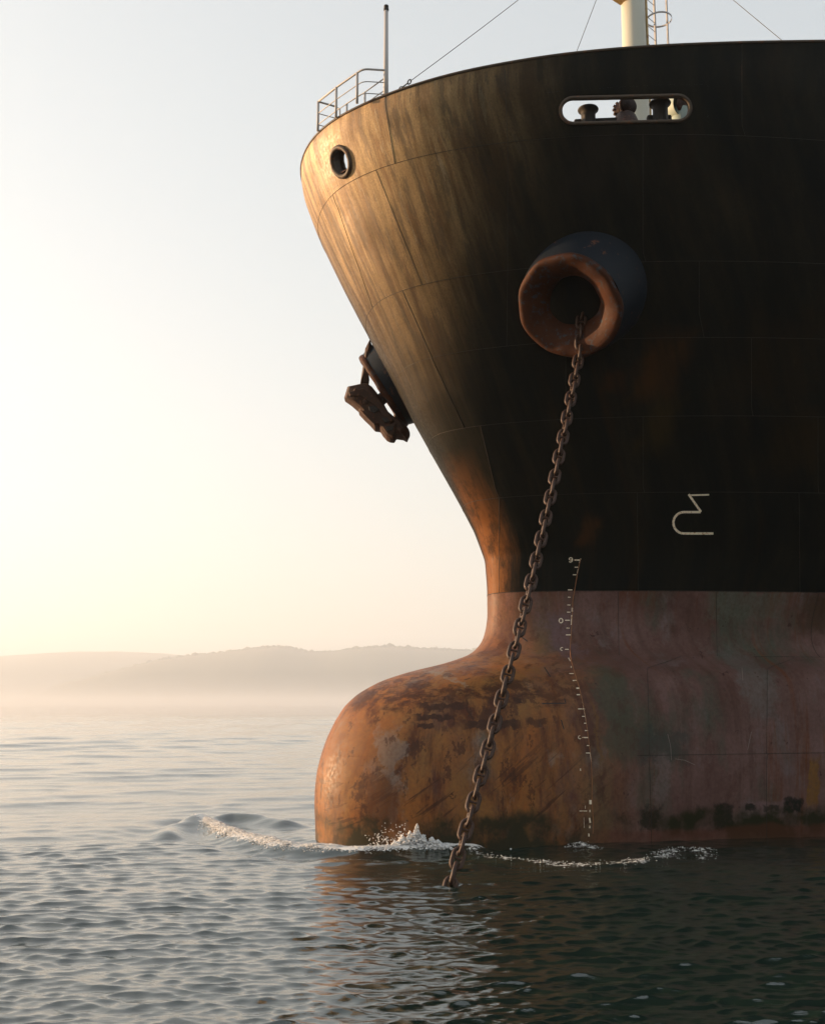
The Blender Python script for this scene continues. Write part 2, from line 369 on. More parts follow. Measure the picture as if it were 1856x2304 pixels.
# smooth the tables once on a fine grid
_zf = np.linspace(-3, 25, 1401)
def _sm(T, V, w):
    y = np.interp(_zf, T, V)
    k = np.hanning(w); k /= k.sum()
    yp = np.concatenate([2 * y[0] - y[w // 2:0:-1], y, 2 * y[-1] - y[-2:-w // 2 - 1:-1]])
    return np.convolve(yp, k, 'valid')[:len(_zf)]
T_us = _sm(USZ, USV, 21)
T_a, T_l, T_q, T_B, T_L = [_sm(ZT, v, 61) for v in (AT, LT, QT, BT, LL)]
def tb(T, z): return np.interp(z, _zf, T)
def us(z): return tb(T_us, z)
def hb(s, z):
    s = np.maximum(s, 0); l = np.maximum(tb(T_l, z), .3); L = tb(T_L, z)
    return tb(T_a, z) * np.sqrt(np.clip(1 - (1 - np.minimum(s / l, 1)) ** 2, 0, 1)) + tb(T_B, z) * np.clip(1 - (1 - np.minimum(s / L, 1)) ** 2, 0, 1) ** (1 / tb(T_q, z))
def surf(tau, z):
    """tau signed: s = 60 tau^2 aft of the stem, + port"""
    tau = np.asarray(tau, float); z = np.asarray(z, float)
    s = 60 * tau ** 2
    return np.stack([us(z) - s, np.sign(tau) * hb(s, z), z + 0 * tau], -1)
def nrm(tau, z):
    e = .004
    a = surf(tau + e, z) - surf(tau - e, z); b = surf(tau, z + .02) - surf(tau, z - .02)
    n = np.cross(a, b); n /= np.maximum(np.linalg.norm(n, axis=-1, keepdims=True), 1e-9)
    return n
ship = bpy.data.objects.new('cargo_ship', None); C.objects.link(ship)
ship.location = (N0[0], N0[1], 0)
ship.rotation_euler = (0, 0, math.atan2(Fv[1], Fv[0]))
# ship local: x = forward, y must be port; forward x up gives left-hand side = port
tag(ship, 'huge dark rust-streaked cargo ship bow with bulb above the water', 'ship')
SM = Matrix.Translation(ship.location) @ ship.rotation_euler.to_matrix().to_4x4()
SMI = SM.inverted()
def W2S(p): return np.array(SMI @ Vector(p))
def S2W(p): return np.array(SM @ Vector(p))
def hit(x, y):
    """where the line of sight through a picture point meets the port hull (ship coordinates tau, z, xyz)"""
    d = ray(x, y); tt = np.linspace(20, 62, 8401)
    Pw = np.array([0, 0, CH]) + tt[:, None] * d
    q = Pw[:, :2] - N0; u = q @ Fv; v = q @ Pv; z = Pw[:, 2]
    ins = (us(z) - u > 0) & (np.abs(v) < hb(us(z) - u, z))
    i = int(np.argmax(ins)); s = us(z[i]) - u[i]
    return math.copysign(math.sqrt(max(s, 0) / 60), v[i]), z[i], np.array([u[i], v[i], z[i]])

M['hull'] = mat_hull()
RS = [0, .2, .5, 1, 2, 3, 4, 6, 8, 10, 12, 20, 60]
RZ = [22.57, 22.57, 22.60, 22.66, 22.78, 22.86, 22.96, 23.12, 23.28, 23.47, 23.70, 24.2, 24.4]
_sf = np.linspace(0, 60, 1201); _rz = np.interp(_sf, RS, RZ)
_rz = np.convolve(np.concatenate([_rz[20:0:-1], _rz, np.full(20, _rz[-1])]), np.hanning(43)[1:-1] / np.hanning(43).sum(), 'valid')
def rimz(tau): return np.interp(60 * np.asarray(tau, float) ** 2, _sf, _rz)

def seam_tau(u_t, u_b, z0, z1, sd=1):
    """boundary running from forward position u_t at z1 (top) to u_b at z0 (bottom)"""
    def f(z):
        u = np.interp(z, [z0, z1], [u_b, u_t]); s = np.maximum(us(z) - u, 0)
        return sd * np.sqrt(s / 60)
    return f

def off(P, tau, z, d): return P + nrm(tau, z) * d
pl_i = 0
def plate(tl, tr, z0, z1, holes=(), mat='hull', dz=.11):
    """one hull plate between two seams; z1 may be the rim"""
    global pl_i
    pl_i += 1
    lift = .004 if pl_i % 2 else .0
    zt = z1 if callable(z1) else (lambda t: z1 + 0 * t)
    nz = max(4, int((22.9 if callable(z1) else z1) - z0) * 8 + 6)
    zm = np.linspace(0, 1, nz)
    zc = z0 + (23.0 - z0 if callable(z1) else z1 - z0) * zm
    a, b = float(tl(zc[len(zc) // 2])), float(tr(zc[len(zc) // 2]))
    nt_ = max(8, int(abs(b - a) / .012) + 2)
    wv = np.linspace(0, 1, nt_)
    wins = []
    for loop in holes:     # loop: array (tau,z)
        c = loop.mean(0); r = np.abs(loop - c).max(0) * (1.25, 1.5)
        # in (w,m) space
        def to_wm(tz):
            tz = np.atleast_2d(tz); w_ = (tz[:, 0] - tl(tz[:, 1])) / (tr(tz[:, 1]) - tl(tz[:, 1]))
            m_ = (tz[:, 1] - z0) / (zt(tz[:, 0]) - z0); return np.stack([w_, m_], 1)
        L = to_wm(loop); lo = L.min(0); hi = L.max(0); pad = (hi - lo) * (.12, .25) + (.002, .01)
        lo -= pad; hi += pad
        lo = np.maximum(lo, .002); hi = np.minimum(hi, .985)
        wins.append((lo, hi, L))
    for lo, hi, L in wins:
        wv = np.unique(np.concatenate([wv[(wv < lo[0] - .0005) | (wv > hi[0] + .0005)], np.linspace(lo[0], hi[0], 25)]))
        zm = np.unique(np.concatenate([zm[(zm < lo[1] - .001) | (zm > hi[1] + .001)], np.linspace(lo[1], hi[1], 9)]))
    def P3(W_, M_):
        W_ = np.asarray(W_, float); M_ = np.asarray(M_, float)
        zz = z0 + (23.0 - z0 if callable(z1) else z1 - z0) * M_
        for _ in range(3 if callable(z1) else 1):
            tau = tl(zz) + (tr(zz) - tl(zz)) * W_
            zz = z0 + (zt(tau) - z0) * M_
        tau = tl(zz) + (tr(zz) - tl(zz)) * W_
        return off(surf(tau, zz), tau, zz, lift)
    WW, MM = np.meshgrid(wv, zm, indexing='ij')
    V = P3(WW, MM).reshape(-1, 3); n, m = WW.shape
    F = []
    for i in range(n - 1):
        for j in range(m - 1):
            wc, mc = (wv[i] + wv[i + 1]) / 2, (zm[j] + zm[j + 1]) / 2
            if any(lo[0] < wc < hi[0] and lo[1] < mc < hi[1] for lo, hi, L in wins): continue
            F.append((i * m + j, (i + 1) * m + j, (i + 1) * m + j + 1, i * m + j + 1))
    V = list(map(tuple, V))
    for lo, hi, L in wins:
        c = (lo + hi) / 2; hw = (hi - lo) / 2
        d = L - c; k = 1 / np.maximum(np.abs(d / hw).max(1), 1e-6); O = c + d * k[:, None]
        for cx in (lo[0], hi[0]):
            for cy in (lo[1], hi[1]):
                i = np.argmin((((O - (cx, cy)) / hw) ** 2).sum(1)); O[i] = (cx, cy)
        base = len(V); ns = 5
        for q in range(ns + 1):
            G = L + (O - L) * (q / ns)
            V += list(map(tuple, P3(G[:, 0], G[:, 1])))
        nl = len(L)
        for q in range(ns):
            for k2 in range(nl):
                F.append((base + q * nl + k2, base + q * nl + (k2 + 1) % nl, base + (q + 1) * nl + (k2 + 1) % nl, base + (q + 1) * nl + k2))
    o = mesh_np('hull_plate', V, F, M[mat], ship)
    Va = np.array(V); tq_ = np.sign(Va[:, 1]) * np.sqrt(np.maximum(us(Va[:, 2]) - Va[:, 0], 0) / 60) * 27
    tq_ = np.where(Va[:, 2].mean() < 7.74, Va[:, 0] * 1.2, tq_)
    at_ = o.data.attributes.new('hullco', 'FLOAT_VECTOR', 'POINT')
    at_.data.foreach_set('vector', np.stack([tq_, 0 * tq_, Va[:, 2]], 1).astype(np.float32).ravel())
    return o

def seam_line(pts_tz, r=.0075):
    pts = [off(surf(t_, z_), t_, z_, .004) for t_, z_ in pts_tz]
    mb = MB(); mb.tube(pts, r, 5); mb.build('weld_seam', M['seam'], ship)

# hole outlines, found where the sight lines meet the hull
def stadium_px(l, r_, cy_l, cy_r, rad, n=14):
    P = []
    for k in range(n + 1):
        a = math.pi / 2 + math.pi * k / n
        P.append((l + rad * math.cos(a), cy_l - rad * math.sin(a)))
    for k in range(1, 16):
        P.append((l + (r_ - l) * k / 16, (cy_l + (cy_r - cy_l) * k / 16) + rad))
    for k in range(n + 1):
        a = -math.pi / 2 + math.pi * k / n
        P.append((r_ + rad * math.cos(a), cy_r - rad * math.sin(a)))
    for k in range(1, 16):
        P.append((r_ + (l - r_) * k / 16, (cy_r + (cy_l - cy_r) * k / 16) - rad))
    return P
OPEN = np.array([hit(x, y)[:2] for x, y in stadium_px(1206, 1425, 233, 228, 27)])
_ch = []
for k in range(36):
    a = 2 * math.pi * k / 36; ex, ey = 19 * math.cos(a), 31 * math.sin(a); b = R(-9)
    _ch.append((718 + ex * math.cos(b) - ey * math.sin(b), 341 + ex * math.sin(b) + ey * math.cos(b)))
CHOCK = np.array([hit(x, y)[:2] for x, y in _ch])

S_ = seam_tau
def V_(xt, yt, xb, yb):   # a butt seam running between two points seen on the port side
    P = [hit(xt + (xb - xt) * q, yt + (yb - yt) * q) for q in np.linspace(-.04, 1.06, 19)]
    zz = np.array([p[1] for p in P]); ta = np.array([p[0] for p in P]); o_ = np.argsort(zz); zz, ta = zz[o_], ta[o_]
    k = np.polyfit(zz[2:-2], ta[2:-2], 1); g = np.abs(ta - np.polyval(k, zz)) < .08
    zz, ta = zz[g], ta[g]
    return lambda z: np.interp(np.asarray(z, float), zz, ta)
def A_(u, d): return (u, u - d)
rim = lambda t_: rimz(t_)
STR = [  # (z0, z1, [(u at top, u at bottom), ...])
    (20.65, rim, [V_(812, 232, 829, 335), V_(1062, 150, 1068, 300), V_(1560, 100, 1560, 255), (-18, -18), (-30, -30), (-45, -45)]),
    (17.27, 20.65, [V_(700, 405, 785, 648), V_(790, 355, 888, 600), V_(1068, 300, 1068, 570), V_(1352, 260, 1352, 515), (-14, -15), (-24, -24), (-36, -36), (-48, -48)]),
    (15.2, 17.27, [V_(848, 615, 905, 745), V_(1068, 575, 1066, 722), V_(1470, 510, 1470, 650), (-16, -16.5), (-27, -27), (-40, -40)]),
    (13.0, 15.2, [V_(905, 748, 978, 905), V_(1190, 715, 1190, 860), V_(1580, 700, 1580, 850), (-22, -22), (-34, -34), (-46, -46)]),
    (10.8, 13.0, [V_(1010, 895, 1040, 1020), V_(1352, 870, 1352, 1015), V_(1720, 870, 1720, 1015), (-26, -26), (-38, -38)]),
    (7.745, 10.8, [V_(1050, 1030, 1050, 1240), V_(1340, 1025, 1342, 1240), V_(1680, 1025, 1682, 1240), (-24, -24), (-36, -36), (-48, -48)]),
    (5.6, 7.745, [V_(1300, 1250, 1302, 1402), V_(1506, 1250, 1508, 1402), (-15.5, -15.5), (-26, -26), (-38, -38)]),
    (2.55, 5.6, [V_(1362, 1412, 1366, 1590), V_(1614, 1412, 1612, 1594), (-16.5, -16.5), (-28, -28), (-40, -40)]),
    (-2.4, 2.55, [V_(1366, 1600, 1370, 1745), V_(1612, 1605, 1612, 1745), (-16.6, -16.6), (-26, -26), (-38, -38)]),
]
ENDT = 1.0
for si, (z0, z1, cuts) in enumerate(STR):
    zt_ = 23.0 if callable(z1) else z1
    B = [c if callable(c) else S_(c[0], c[1], z0, zt_) for c in cuts] + [lambda z: ENDT + 0 * np.asarray(z, float)]
    stbd0 = lambda z: -.12 + 0 * np.asarray(z, float)
    prev = stbd0
    for bi, bf in enumerate(B):
        hl = []
        if si == 0:
            for loop in (CHOCK, OPEN):
                c = loop.mean(0)
                if prev(c[1]) < c[0] < bf(c[1]): hl.append(loop)
        plate(prev, bf, z0, z1, hl)
        if bi < len(B) - 1:
            zz = np.linspace(z0, zt_ if not callable(z1) else float(rimz(bf(23.))) - .03, 30)
            seam_line([(float(bf(q)), q) for q in zz])
        prev = bf
    # starboard side plates (mirror)
    stops = [-.12, -.45, -.7, -1.0]
    for a, b in zip(stops[1:], stops[:-1]):
        plate((lambda z, a=a: a + 0 * np.asarray(z, float)), (lambda z, b=b: b + 0 * np.asarray(z, float)), z0, z1)
    if z0 > 0:
        tt = np.concatenate([-np.linspace(.3, 0, 50)[:-1], np.linspace(0, .75, 110)])
        if z0 in (5.6, 2.55): tt = np.linspace(.36, .75, 60)
        seam_line([(float(q), z0) for q in tt])

# bulwark rail, deck, inner closure
tt = np.concatenate([-np.linspace(1, .02, 60), np.linspace(0, 1, 90)])
mb = MB(); mb.tube([surf(q, rimz(q)) + (0, 0, 0) for q in tt], .045, 8); mb.build('bulwark_rail', M['rim'], ship)
DZ = 21.0
tq = np.linspace(0, 1, 70)
Pp = surf(tq, DZ + 0 * tq); Ps = Pp * (1, -1, 1)
mb = MB(); mb.grid([Pp * (1, .995, 1), Pp * (1, .5, 1) + (0, 0, .12), Pp * (1, 0, 1) + (0, 0, .16), Ps * (1, .5, 1) + (0, 0, .12), Ps * (1, .995, 1)])
dk = mb.build('deck', M['deck'], ship)
# transverse bulkhead closing the hull far aft
zz = np.linspace(-2.4, 21, 24); A_ = surf(1 + 0 * zz, zz)
mb = MB(); mb.grid([A_ * (1, 1, 1), A_ * (1, -1, 1)]); mb.build('bulkhead', M['dark'], ship, smooth=False)

# coaming rings of the two openings
def ring(loop, r, name, mat, inset=.0, depth=.0):
    pts = [surf(a, b) for a, b in loop]; ns = [nrm(a, b) for a, b in loop]
    mb = MB(); mb.tube([p + n * .01 for p, n in zip(pts, ns)], r, 10, closed=True)
    if depth:
        c = np.mean(pts, 0); nn = np.mean(ns, 0); nn /= np.linalg.norm(nn)
        mb.grid([[p + n * .01 for p, n in zip(pts, ns)], [p - nn * depth * .5 for p in pts], [p - nn * depth for p in pts]], closed_j=True)
        mb.tube([p - nn * depth for p in pts], r * .9, 8, closed=True)
    return mb.build(name, mat, ship)
tag(ring(OPEN, .055, 'chock_frame', M['rim'], depth=.16), 'long slot shaped opening frame in the bulwark')
tag(ring(CHOCK, .085, 'chock_ring', M['rim'], depth=.42), 'round mooring hole ring at the bow')

# hawse bolsters
def heading(h, p, sd=1):
    return np.array([math.sin(R(h)) * math.cos(R(p)), sd * math.cos(R(h)) * math.cos(R(p)), -math.sin(R(p))])
HC = hit(1214, 628)[2]
def bolster(sd):
    c = HC * (1, sd, 1); ax = heading(64, 37, sd) if sd > 0 else heading(50, 32, sd)
    o = c + ax * (0 if sd > 0 else -.10)
    mb = MB()
    prof = [(2.1, -2.2), (2.08, -1.6), (2.02, -1.0), (1.93, -.45), (1.75, .1), (1.68, .45), (1.61, .66)]
    mb.lathe(o, ax, prof, 56)
    b = mb.build('hawse_bolster', M['bolster'], ship)
    mb = MB()
    prof = [(1.61, .66), (1.635, .70), (1.635, .80), (1.60, .86), (1.54, .89), (1.46, .885), (1.30, .83), (1.12, .70), (.94, .50), (.82, .32), (.77, .15), (.76, 0)]
    mb.lathe(o, ax, prof, 56)
    V = np.array(mb.v)
    nz = np.sin(V[:, 0] * 7 + V[:, 2] * 5) * .012 + np.sin(V[:, 1] * 11 - V[:, 2] * 9 + 1) * .012
    rel = V - o; al_ = rel @ ax; rd = rel - al_[:, None] * ax
    u_ = np.array(Vector(ax).orthogonal().normalized()); v_ = np.cross(ax, u_); th_ = np.arctan2(rd @ v_, rd @ u_); wob = 1 + .008 * np.sin(3 * th_ + .6) + .009 * np.sin(5 * th_ + 2) + .010 * np.sin(9 * th_)
    mb.v = [tuple(p) for p in (o + ax * al_[:, None] + rd * wob[:, None] + ax * nz[:, None] * .8)]
    mb.build('lip', M['lip'], b)
    mb = MB()
    prof = [(.76, .0), (.75, -.2), (.78, -.4), (.76, -3.0)]
    mb.lathe(o, ax, prof, 40)
    mb.add([tuple(o + ax * -2.9 + np.array([dx, 0, dz]) * 1.2) for dx, dz in ((-1, -1), (1, -1), (1, 1), (-1, 1))], [(0, 1, 2, 3)])
    mb.build('hawse_pipe', M['pipe'], b)
    return o, ax
PB_O, PB_A = bolster(1)
SB_O, SB_A = bolster(-1)

# ---------------------------------------------------------------- painted marks
def stroke(pts, w_, name='draft_mark', mat='mark', parent=None, d=.012, closed=False):
    """a painted stroke following picture points, laid on the hull as a strip 12 mm proud"""
    pts = [np.array(p, float) for p in pts]
    D = []
    for i in range(len(pts) - 1):
        n_ = max(2, int(np.linalg.norm(pts[i + 1] - pts[i]) / 3))
        D += [pts[i] + (pts[i + 1] - pts[i]) * k / n_ for k in range(n_)]
    D.append(pts[-1])
    L = []; Rr = []
    for i, p in enumerate(D):
        a = D[max(i - 1, 0)]; b = D[min(i + 1, len(D) - 1)]
        t_ = (b - a) / max(np.linalg.norm(b - a), 1e-6); nn = np.array([-t_[1], t_[0]])
        for s_, A in ((1, L), (-1, Rr)):
            tau, z_, P = hit(*(p + nn * s_ * w_ / 2)); A.append(off(surf(tau, z_), tau, z_, d))
    mb = MB(); mb.grid([L, Rr])
    return mb.build(name, M[mat], parent or ship)
# bulbous bow symbol
sym = stroke([(1491, 1041), (1449, 1042)], 3.2, 'bow_symbol'); tag(sym, 'white outline symbol marking the bulbous bow')
stroke([(1448, 1040), (1474, 1077)], 4.6, 'symbol_stroke', parent=sym)
arc = [(1473, 1077.5), (1440, 1077.5)] + [(1438 + 22 * math.cos(a), 1100 + 22.5 * math.sin(a)) for a in np.linspace(-math.pi / 2, -1.5 * math.pi, 14)] + [(1500, 1122.5)]
stroke(arc, 4.8, 'symbol_stroke', parent=sym)
def px(cx, cy):   # from crop (1220,1220)-(1400,1900) at 3.167x
    return ((1220 + cx / 3.1667) / K, (1220 + cy / 3.1694) / K)
ticks = [(225, 268, 127, 5), (228, 252, 178, 4), (216, 240, 232, 4), (180, 212, 340, 4), (180, 200, 392, 3), (176, 198, 448, 4), (174, 197, 499, 4), (160, 194, 557, 4),
         (170, 192, 613, 4), (166, 200, 662, 4), (160, 186, 766, 2), (190, 222, 939, 2.5), (214, 242, 988, 4.5), (240, 260, 1042, 6), (242, 266, 1088, 5),
         (252, 300, 1189, 3), (280, 304, 1242, 3), (294, 312, 1291, 2.5), (300, 322, 1343, 2.5), (282, 326, 1393, 5), (314, 330, 1450, 4), (308, 338, 1503, 3.5), (262, 316, 1916, 2)]
for a, b, y, h_ in ticks: stroke([px(a, y), px(b, y)], max(h_ / 3.39, 1.1) * 1.5)
for a, y, b, y2, h_ in [(272, 116, 262, 148, 4), (254, 192, 247, 222, 4), (207, 520, 204, 590, 5), (184, 826, 198, 850, 4), (203, 886, 204, 897, 5), (212, 468, 211, 496, 8), (340, 1838, 340, 1868, 13), (336, 1908, 336, 1924, 7),
                        (333, 1965, 338, 2000, 8), (334, 2020, 334, 2038, 8), (329, 2076, 329, 2098, 7), (268, 1614, 270, 1630, 5), (303, 1878, 303, 1900, 2), (293, 1960, 295, 2036, 1.5), (281, 1120, 318, 1330, 2.5), (338, 1500, 347, 1566, 4)]:
    stroke([px(a, y), px(b, y2)], h_ / 3.39 * 1.3)
def oval(cx, cy, rx, ry, a0=0, a1=2 * math.pi, n=14): return [px(cx + rx * math.cos(a), cy + ry * math.sin(a)) for a in np.linspace(a0, a1, n)]
stroke(oval(131, 560, 13, 16), 1.9, 'draft_digit')                        # 0
stroke(oval(137, 763, 9, 11, .9, 5.6), 1.4, 'draft_digit')
stroke(oval(264, 1391, 10, 11, .7, 4.9), 1.4, 'draft_digit')
stroke(oval(201, 119, 11, 9, 0, 2 * math.pi, 12), 1.6, 'draft_digit')      # 9
stroke([px(213, 118), px(213, 130), px(207, 140), px(196, 142), px(190, 137)], 1.6, 'draft_digit')
# raised rusty bead beside the draft marks
bead = [px(270, 118), px(247, 230), px(232, 320), px(215, 420), px(212, 520), px(205, 640), px(196, 760), px(203, 840), px(228, 930), px(262, 1040), px(283, 1130), px(304, 1240), px(326, 1400), px(345, 1540), px(352, 1700), px(350, 1850), px(362, 2000), px(356, 2105)]
pts = []
for i in range(len(bead) - 1):
    for k in range(4):
        q = np.array(bead[i]) + (np.array(bead[i + 1]) - bead[i]) * k / 4
        tau, z_, P = hit(*q); pts.append(off(surf(tau, z_), tau, z_, .004))
mb = MB(); mb.tube(pts, .014, 6); mb.build('draft_bead', M['markrust'], ship)
# a few dented pads and scraped lines
for a in [[(1140, 1481), (1190, 1480), (1187, 1470)], [(1086, 1333), (1110, 1350)], [(1145, 1405), (1158, 1425)], [(1180, 1515), (1186, 1535)]]:
    stroke(a, 2.2, 'scrape_mark', 'dark', d=.008)
for a in [[(1404, 1545), (1410, 1570), (1412, 1600)], [(1580, 1540), (1572, 1578)], [(1420, 1597), (1440, 1600), (1462, 1610)], [(1560, 1405), (1562, 1432)]]:
    stroke(a, .9, 'scratch_mark', 'scuff', d=.008)

# ---------------------------------------------------------------- anchor chain (port), every link a part
wl = at_z(947, 1864, 0.0)
inner = S2W(PB_O + PB_A * .15)
lip = S2W(PB_O + PB_A * 1.40 + np.array([0, 0, -.0]))
down = Vector((0, 0, -1)); axw = Vector(S2W(PB_O + PB_A) - S2W(PB_O))
perp = (down - axw * down.dot(axw)).normalized()
lowlip = Vector(S2W(PB_O)) + axw * .96 + perp * 1.42
inn = Vector(S2W(PB_O)) + axw * -1.2 + perp * .15
ctrl = [inn, Vector(S2W(PB_O)) + axw * .12 + perp * .62, lowlip]
# free part: slightly sagging line from the lip to the water and on below it
end = Vector(wl); dirw = end - lowlip
path = list(ctrl)
n_ = 60
for i in range(1, n_ + 1):
    f = i / n_ * 1.06
    p = lowlip + dirw * f
    sag = .38 * math.sin(math.pi * min(f, 1)) 
    hdir = Vector((dirw.x, dirw.y, 0)).normalized()
    p += -hdir * sag
    path.append(p)
# arc-length resample
seg = [0]
for a, b in zip(path[:-1], path[1:]): seg.append(seg[-1] + (b - a).length)
def pathat(s):
    i = min(max(np.searchsorted(seg, s) - 1, 0), len(path) - 2)
    return path[i] + (path[i + 1] - path[i]) * ((s - seg[i]) / (seg[i + 1] - seg[i]))
def link_mesh():
    d = .096; hl, hw = .27 - d / 2 - (.17 - d / 2) * 1.0, .176 - d / 2
    pts = []
    for k in range(9):
        a = math.pi * k / 8; pts.append((hw * math.cos(a), 0, hl + hw * 1.15 * math.sin(a)))
    for k in range(9):
        a = math.pi + math.pi * k / 8; pts.append((hw * math.cos(a), 0, -hl + hw * 1.15 * math.sin(a)))
    mb = MB(); mb.tube(pts, d / 2, 10, closed=True)
    mb.tube([(-hw, 0, 0), (-hw * .55, 0, 0), (0, 0, 0), (hw * .55, 0, 0), (hw, 0, 0)], [d * .42, d * .33, d * .27, d * .33, d * .42], 8, cap=False)
    me = bpy.data.meshes.new('chain_link'); me.from_pydata(mb.v, [], mb.f)
    for p in me.polygons: p.use_smooth = True
    me.materials.append(M['chain']); return me
chain = bpy.data.objects.new('anchor_chain', None); C.objects.link(chain); chain.location = lowlip
tag(chain, 'rusty studded anchor chain running from the near hawse pipe down into the water', 'chain')
lm = link_mesh(); s_ = .1; k = 0
side = Vector((1, .18, 0))
while s_ < seg[-1] - .3:
    a, b = pathat(s_ - .17), pathat(s_ + .17); zax = (b - a).normalized()
    xa = (side - zax * side.dot(zax)).normalized(); ya = zax.cross(xa)
    ang = (R(8) if k % 2 == 0 else R(98)) + random.uniform(-.16, .16) + .12 * math.sin(k * .35)
    x2 = xa * math.cos(ang) + ya * math.sin(ang); y2 = zax.cross(x2)
    o = bpy.data.objects.new('chain_link', lm); C.objects.link(o); o.parent = chain
    m3 = Matrix((x2, y2, zax)).transposed().to_4x4(); m3.translation = pathat(s_) - chain.location
    o.matrix_local = m3
    s_ += .352; k += 1

# ---------------------------------------------------------------- stowed anchor (starboard)
anc = bpy.data.objects.new('anchor', None); C.objects.link(anc)
tag(anc, 'rusty stockless anchor stowed against the far side hawse pipe', 'anchor')
ac = S2W(SB_O + SB_A * 1.2)
AY = float(ac[1]) - .95
def apx(cx, cy, dy=0.0):      # trace of the anchor's outline, set at its own distance
    return at_y((740 + cx / 6.677) / K, (720 + cy / 6.677) / K, AY + dy)
anc.location = apx(760, 1350)
AO = np.array(anc.location)
def slab(name, outline, layers, mat='anchor', bevel=.03):
    """a solid casting: the outline repeated at several depths, shrunk towards both faces"""
    base = np.array([apx(x, y) - AO for x, y in outline]); c = base.mean(0)
    mb = MB(); n = len(base)
    for dy, k in layers:
        for p in base: q = c + (p - c) * k; mb.v.append((q[0], q[1] + dy, q[2]))
    L = len(layers)
    for l in range(L - 1):
        for i in range(n): mb.f.append((l * n + i, l * n + (i + 1) % n, (l + 1) * n + (i + 1) % n, (l + 1) * n + i))
    mb.f.append(tuple(range(n))[::-1]); mb.f.append(tuple((L - 1) * n + i for i in range(n)))
    return mb.build(name, M[mat], anc, smooth=False, bevel=bevel)
OUT = [(465, 960), (280, 1000), (228, 1175), (330, 1245), (450, 1350), (445, 1378), (530, 1470), (610, 1545), (690, 1635), (770, 1645), (810, 1710), (870, 1780), (920, 1805), (980, 1810), (1015, 1755), (1120, 1770), (1175, 1800), (1220, 1700), (1200, 1640), (1140, 1580), (1125, 1540), (1060, 1540), (900, 1400), (760, 1150), (640, 1000), (560, 950)]
slab('crown', OUT, [(-.42, .72), (-.30, .93), (0, 1), (.45, 1), (.62, .8)])
FLK = [(470, 965), (510, 700), (545, 430), (615, 290), (655, 405), (615, 560), (590, 740), (610, 900), (600, 985)]
slab('fluke', FLK, [(-.26, .55), (-.12, .92), (0, 1), (.16, .92), (.30, .55)])
slab('fluke', [(x + 470, y + 560) for x, y in FLK], [(.55, .55), (.66, .92), (.8, 1), (.95, .92), (1.1, .55)])
slab('crown_rib', [(300, 1130), (520, 1075), (760, 1240), (990, 1570), (930, 1600), (700, 1330), (500, 1190), (320, 1190)], [(-.50, .96), (-.44, 1), (-.25, 1)], bevel=.02)
slab('palm', [(470, 1395), (560, 1440), (700, 1560), (740, 1620), (690, 1622), (600, 1535)], [(-.50, .9), (-.42, 1), (-.2, 1)], bevel=.02)
slab('palm', [(800, 1640), (1010, 1600), (1000, 1740), (960, 1795), (880, 1760)], [(-.50, .9), (-.42, 1), (-.2, 1)], bevel=.02)
for pts_ in ([(600, 1350), (700, 1340), (770, 1400), (690, 1450), (620, 1410)], [(800, 1520), (880, 1515), (930, 1570), (850, 1590)], [(850, 1650), (985, 1640), (960, 1710), (880, 1715)]):
    slab('crown_pocket_shade', pts_, [(-.525, .8), (-.515, 1), (-.3, 1)], 'dark', bevel=.01)  # raised dark slabs paint the shade of the crown's recesses
for cx, cy in ((420, 1110), (560, 1270), (1080, 1680)):
    mb = MB(); mb.lathe(apx(cx, cy) - AO + np.array([0, -.38, 0]), (0, -1, 0), [(.11, -.2), (.11, .04), (.08, .10), (.001, .10)], 12); mb.build('pin_boss', M['anchor'], anc)
mb = MB(); sh0 = apx(700, 1230) - AO + np.array([0, .25, 0]); sh1 = S2W(SB_O - SB_A * 1.5) - AO; mb.tube([sh0, sh1], [.24, .17], 8); mb.build('shank', M['anchor'], anc, smooth=False)

# ---------------------------------------------------------------- bow railing, flagstaff, stays
railing = bpy.data.objects.new('bow_railing', None); C.objects.link(railing); railing.parent = ship
def Wp(x, y, z): return W2S(at_z(x, y, z))
H1 = 23.62
A0, A1, B1 = Wp(670, 214, H1), Wp(708, 184, H1), Wp(752, 153, H1)
Cc, C1, D1, D0 = Wp(810, 164, H1), Wp(768, 194, H1), Wp(730, 218, H1), Wp(706, 224, H1)
Kk = Wp(764, 145, H1)
E1 = Wp(812, 148, H1)
def lower(p, d): return np.array(p) - (0, 0, d)
def rimz_near(p): return 22.5
def post(p, r=.032, base=22.58, name='post'):
    mb = MB(); mb.tube([(p[0], p[1], base), (p[0], p[1], p[2])], r, 8); mb.build(name, M['white'], railing)
for p in (A0, A1, B1): post(p, .044)
for p in (D1, C1, Cc): post(p, .038)
post(E1 + (0, .0, 0), .03)
def railbar(pts, r):
    mb = MB(); mb.tube(pts, r, 8); mb.build('rail', M['white'], railing)
def arc3(a, b, c, n=6):
    a, b, c = map(np.array, (a, b, c)); return [a * (1 - q) ** 2 + 2 * b * q * (1 - q) + c * q * q for q in np.linspace(0, 1, n)]
Kb = (B1 * .35 + Kk * .65)
for dh, r in ((0, .033), (.42, .016), (.82, .016)):
    railbar([lower(p, dh) for p in [A0, A1, B1] + arc3(B1 + (Kk - B1) * .3, Kk, Kk + (E1 - Kk) * .25)[1:] + [E1]], r)
    railbar([lower(p, dh) for p in [D1, C1, Cc]], r if dh else .02)
    railbar([lower(p, dh) for p in [A0, D0]], r)
railbar([np.array(D0), lower(D0 * .6 + D1 * .4, .15), lower(D1 * .4 + D0 * .6, .6), lower(D1 * .55 + D0 * .45, .95)], .028)
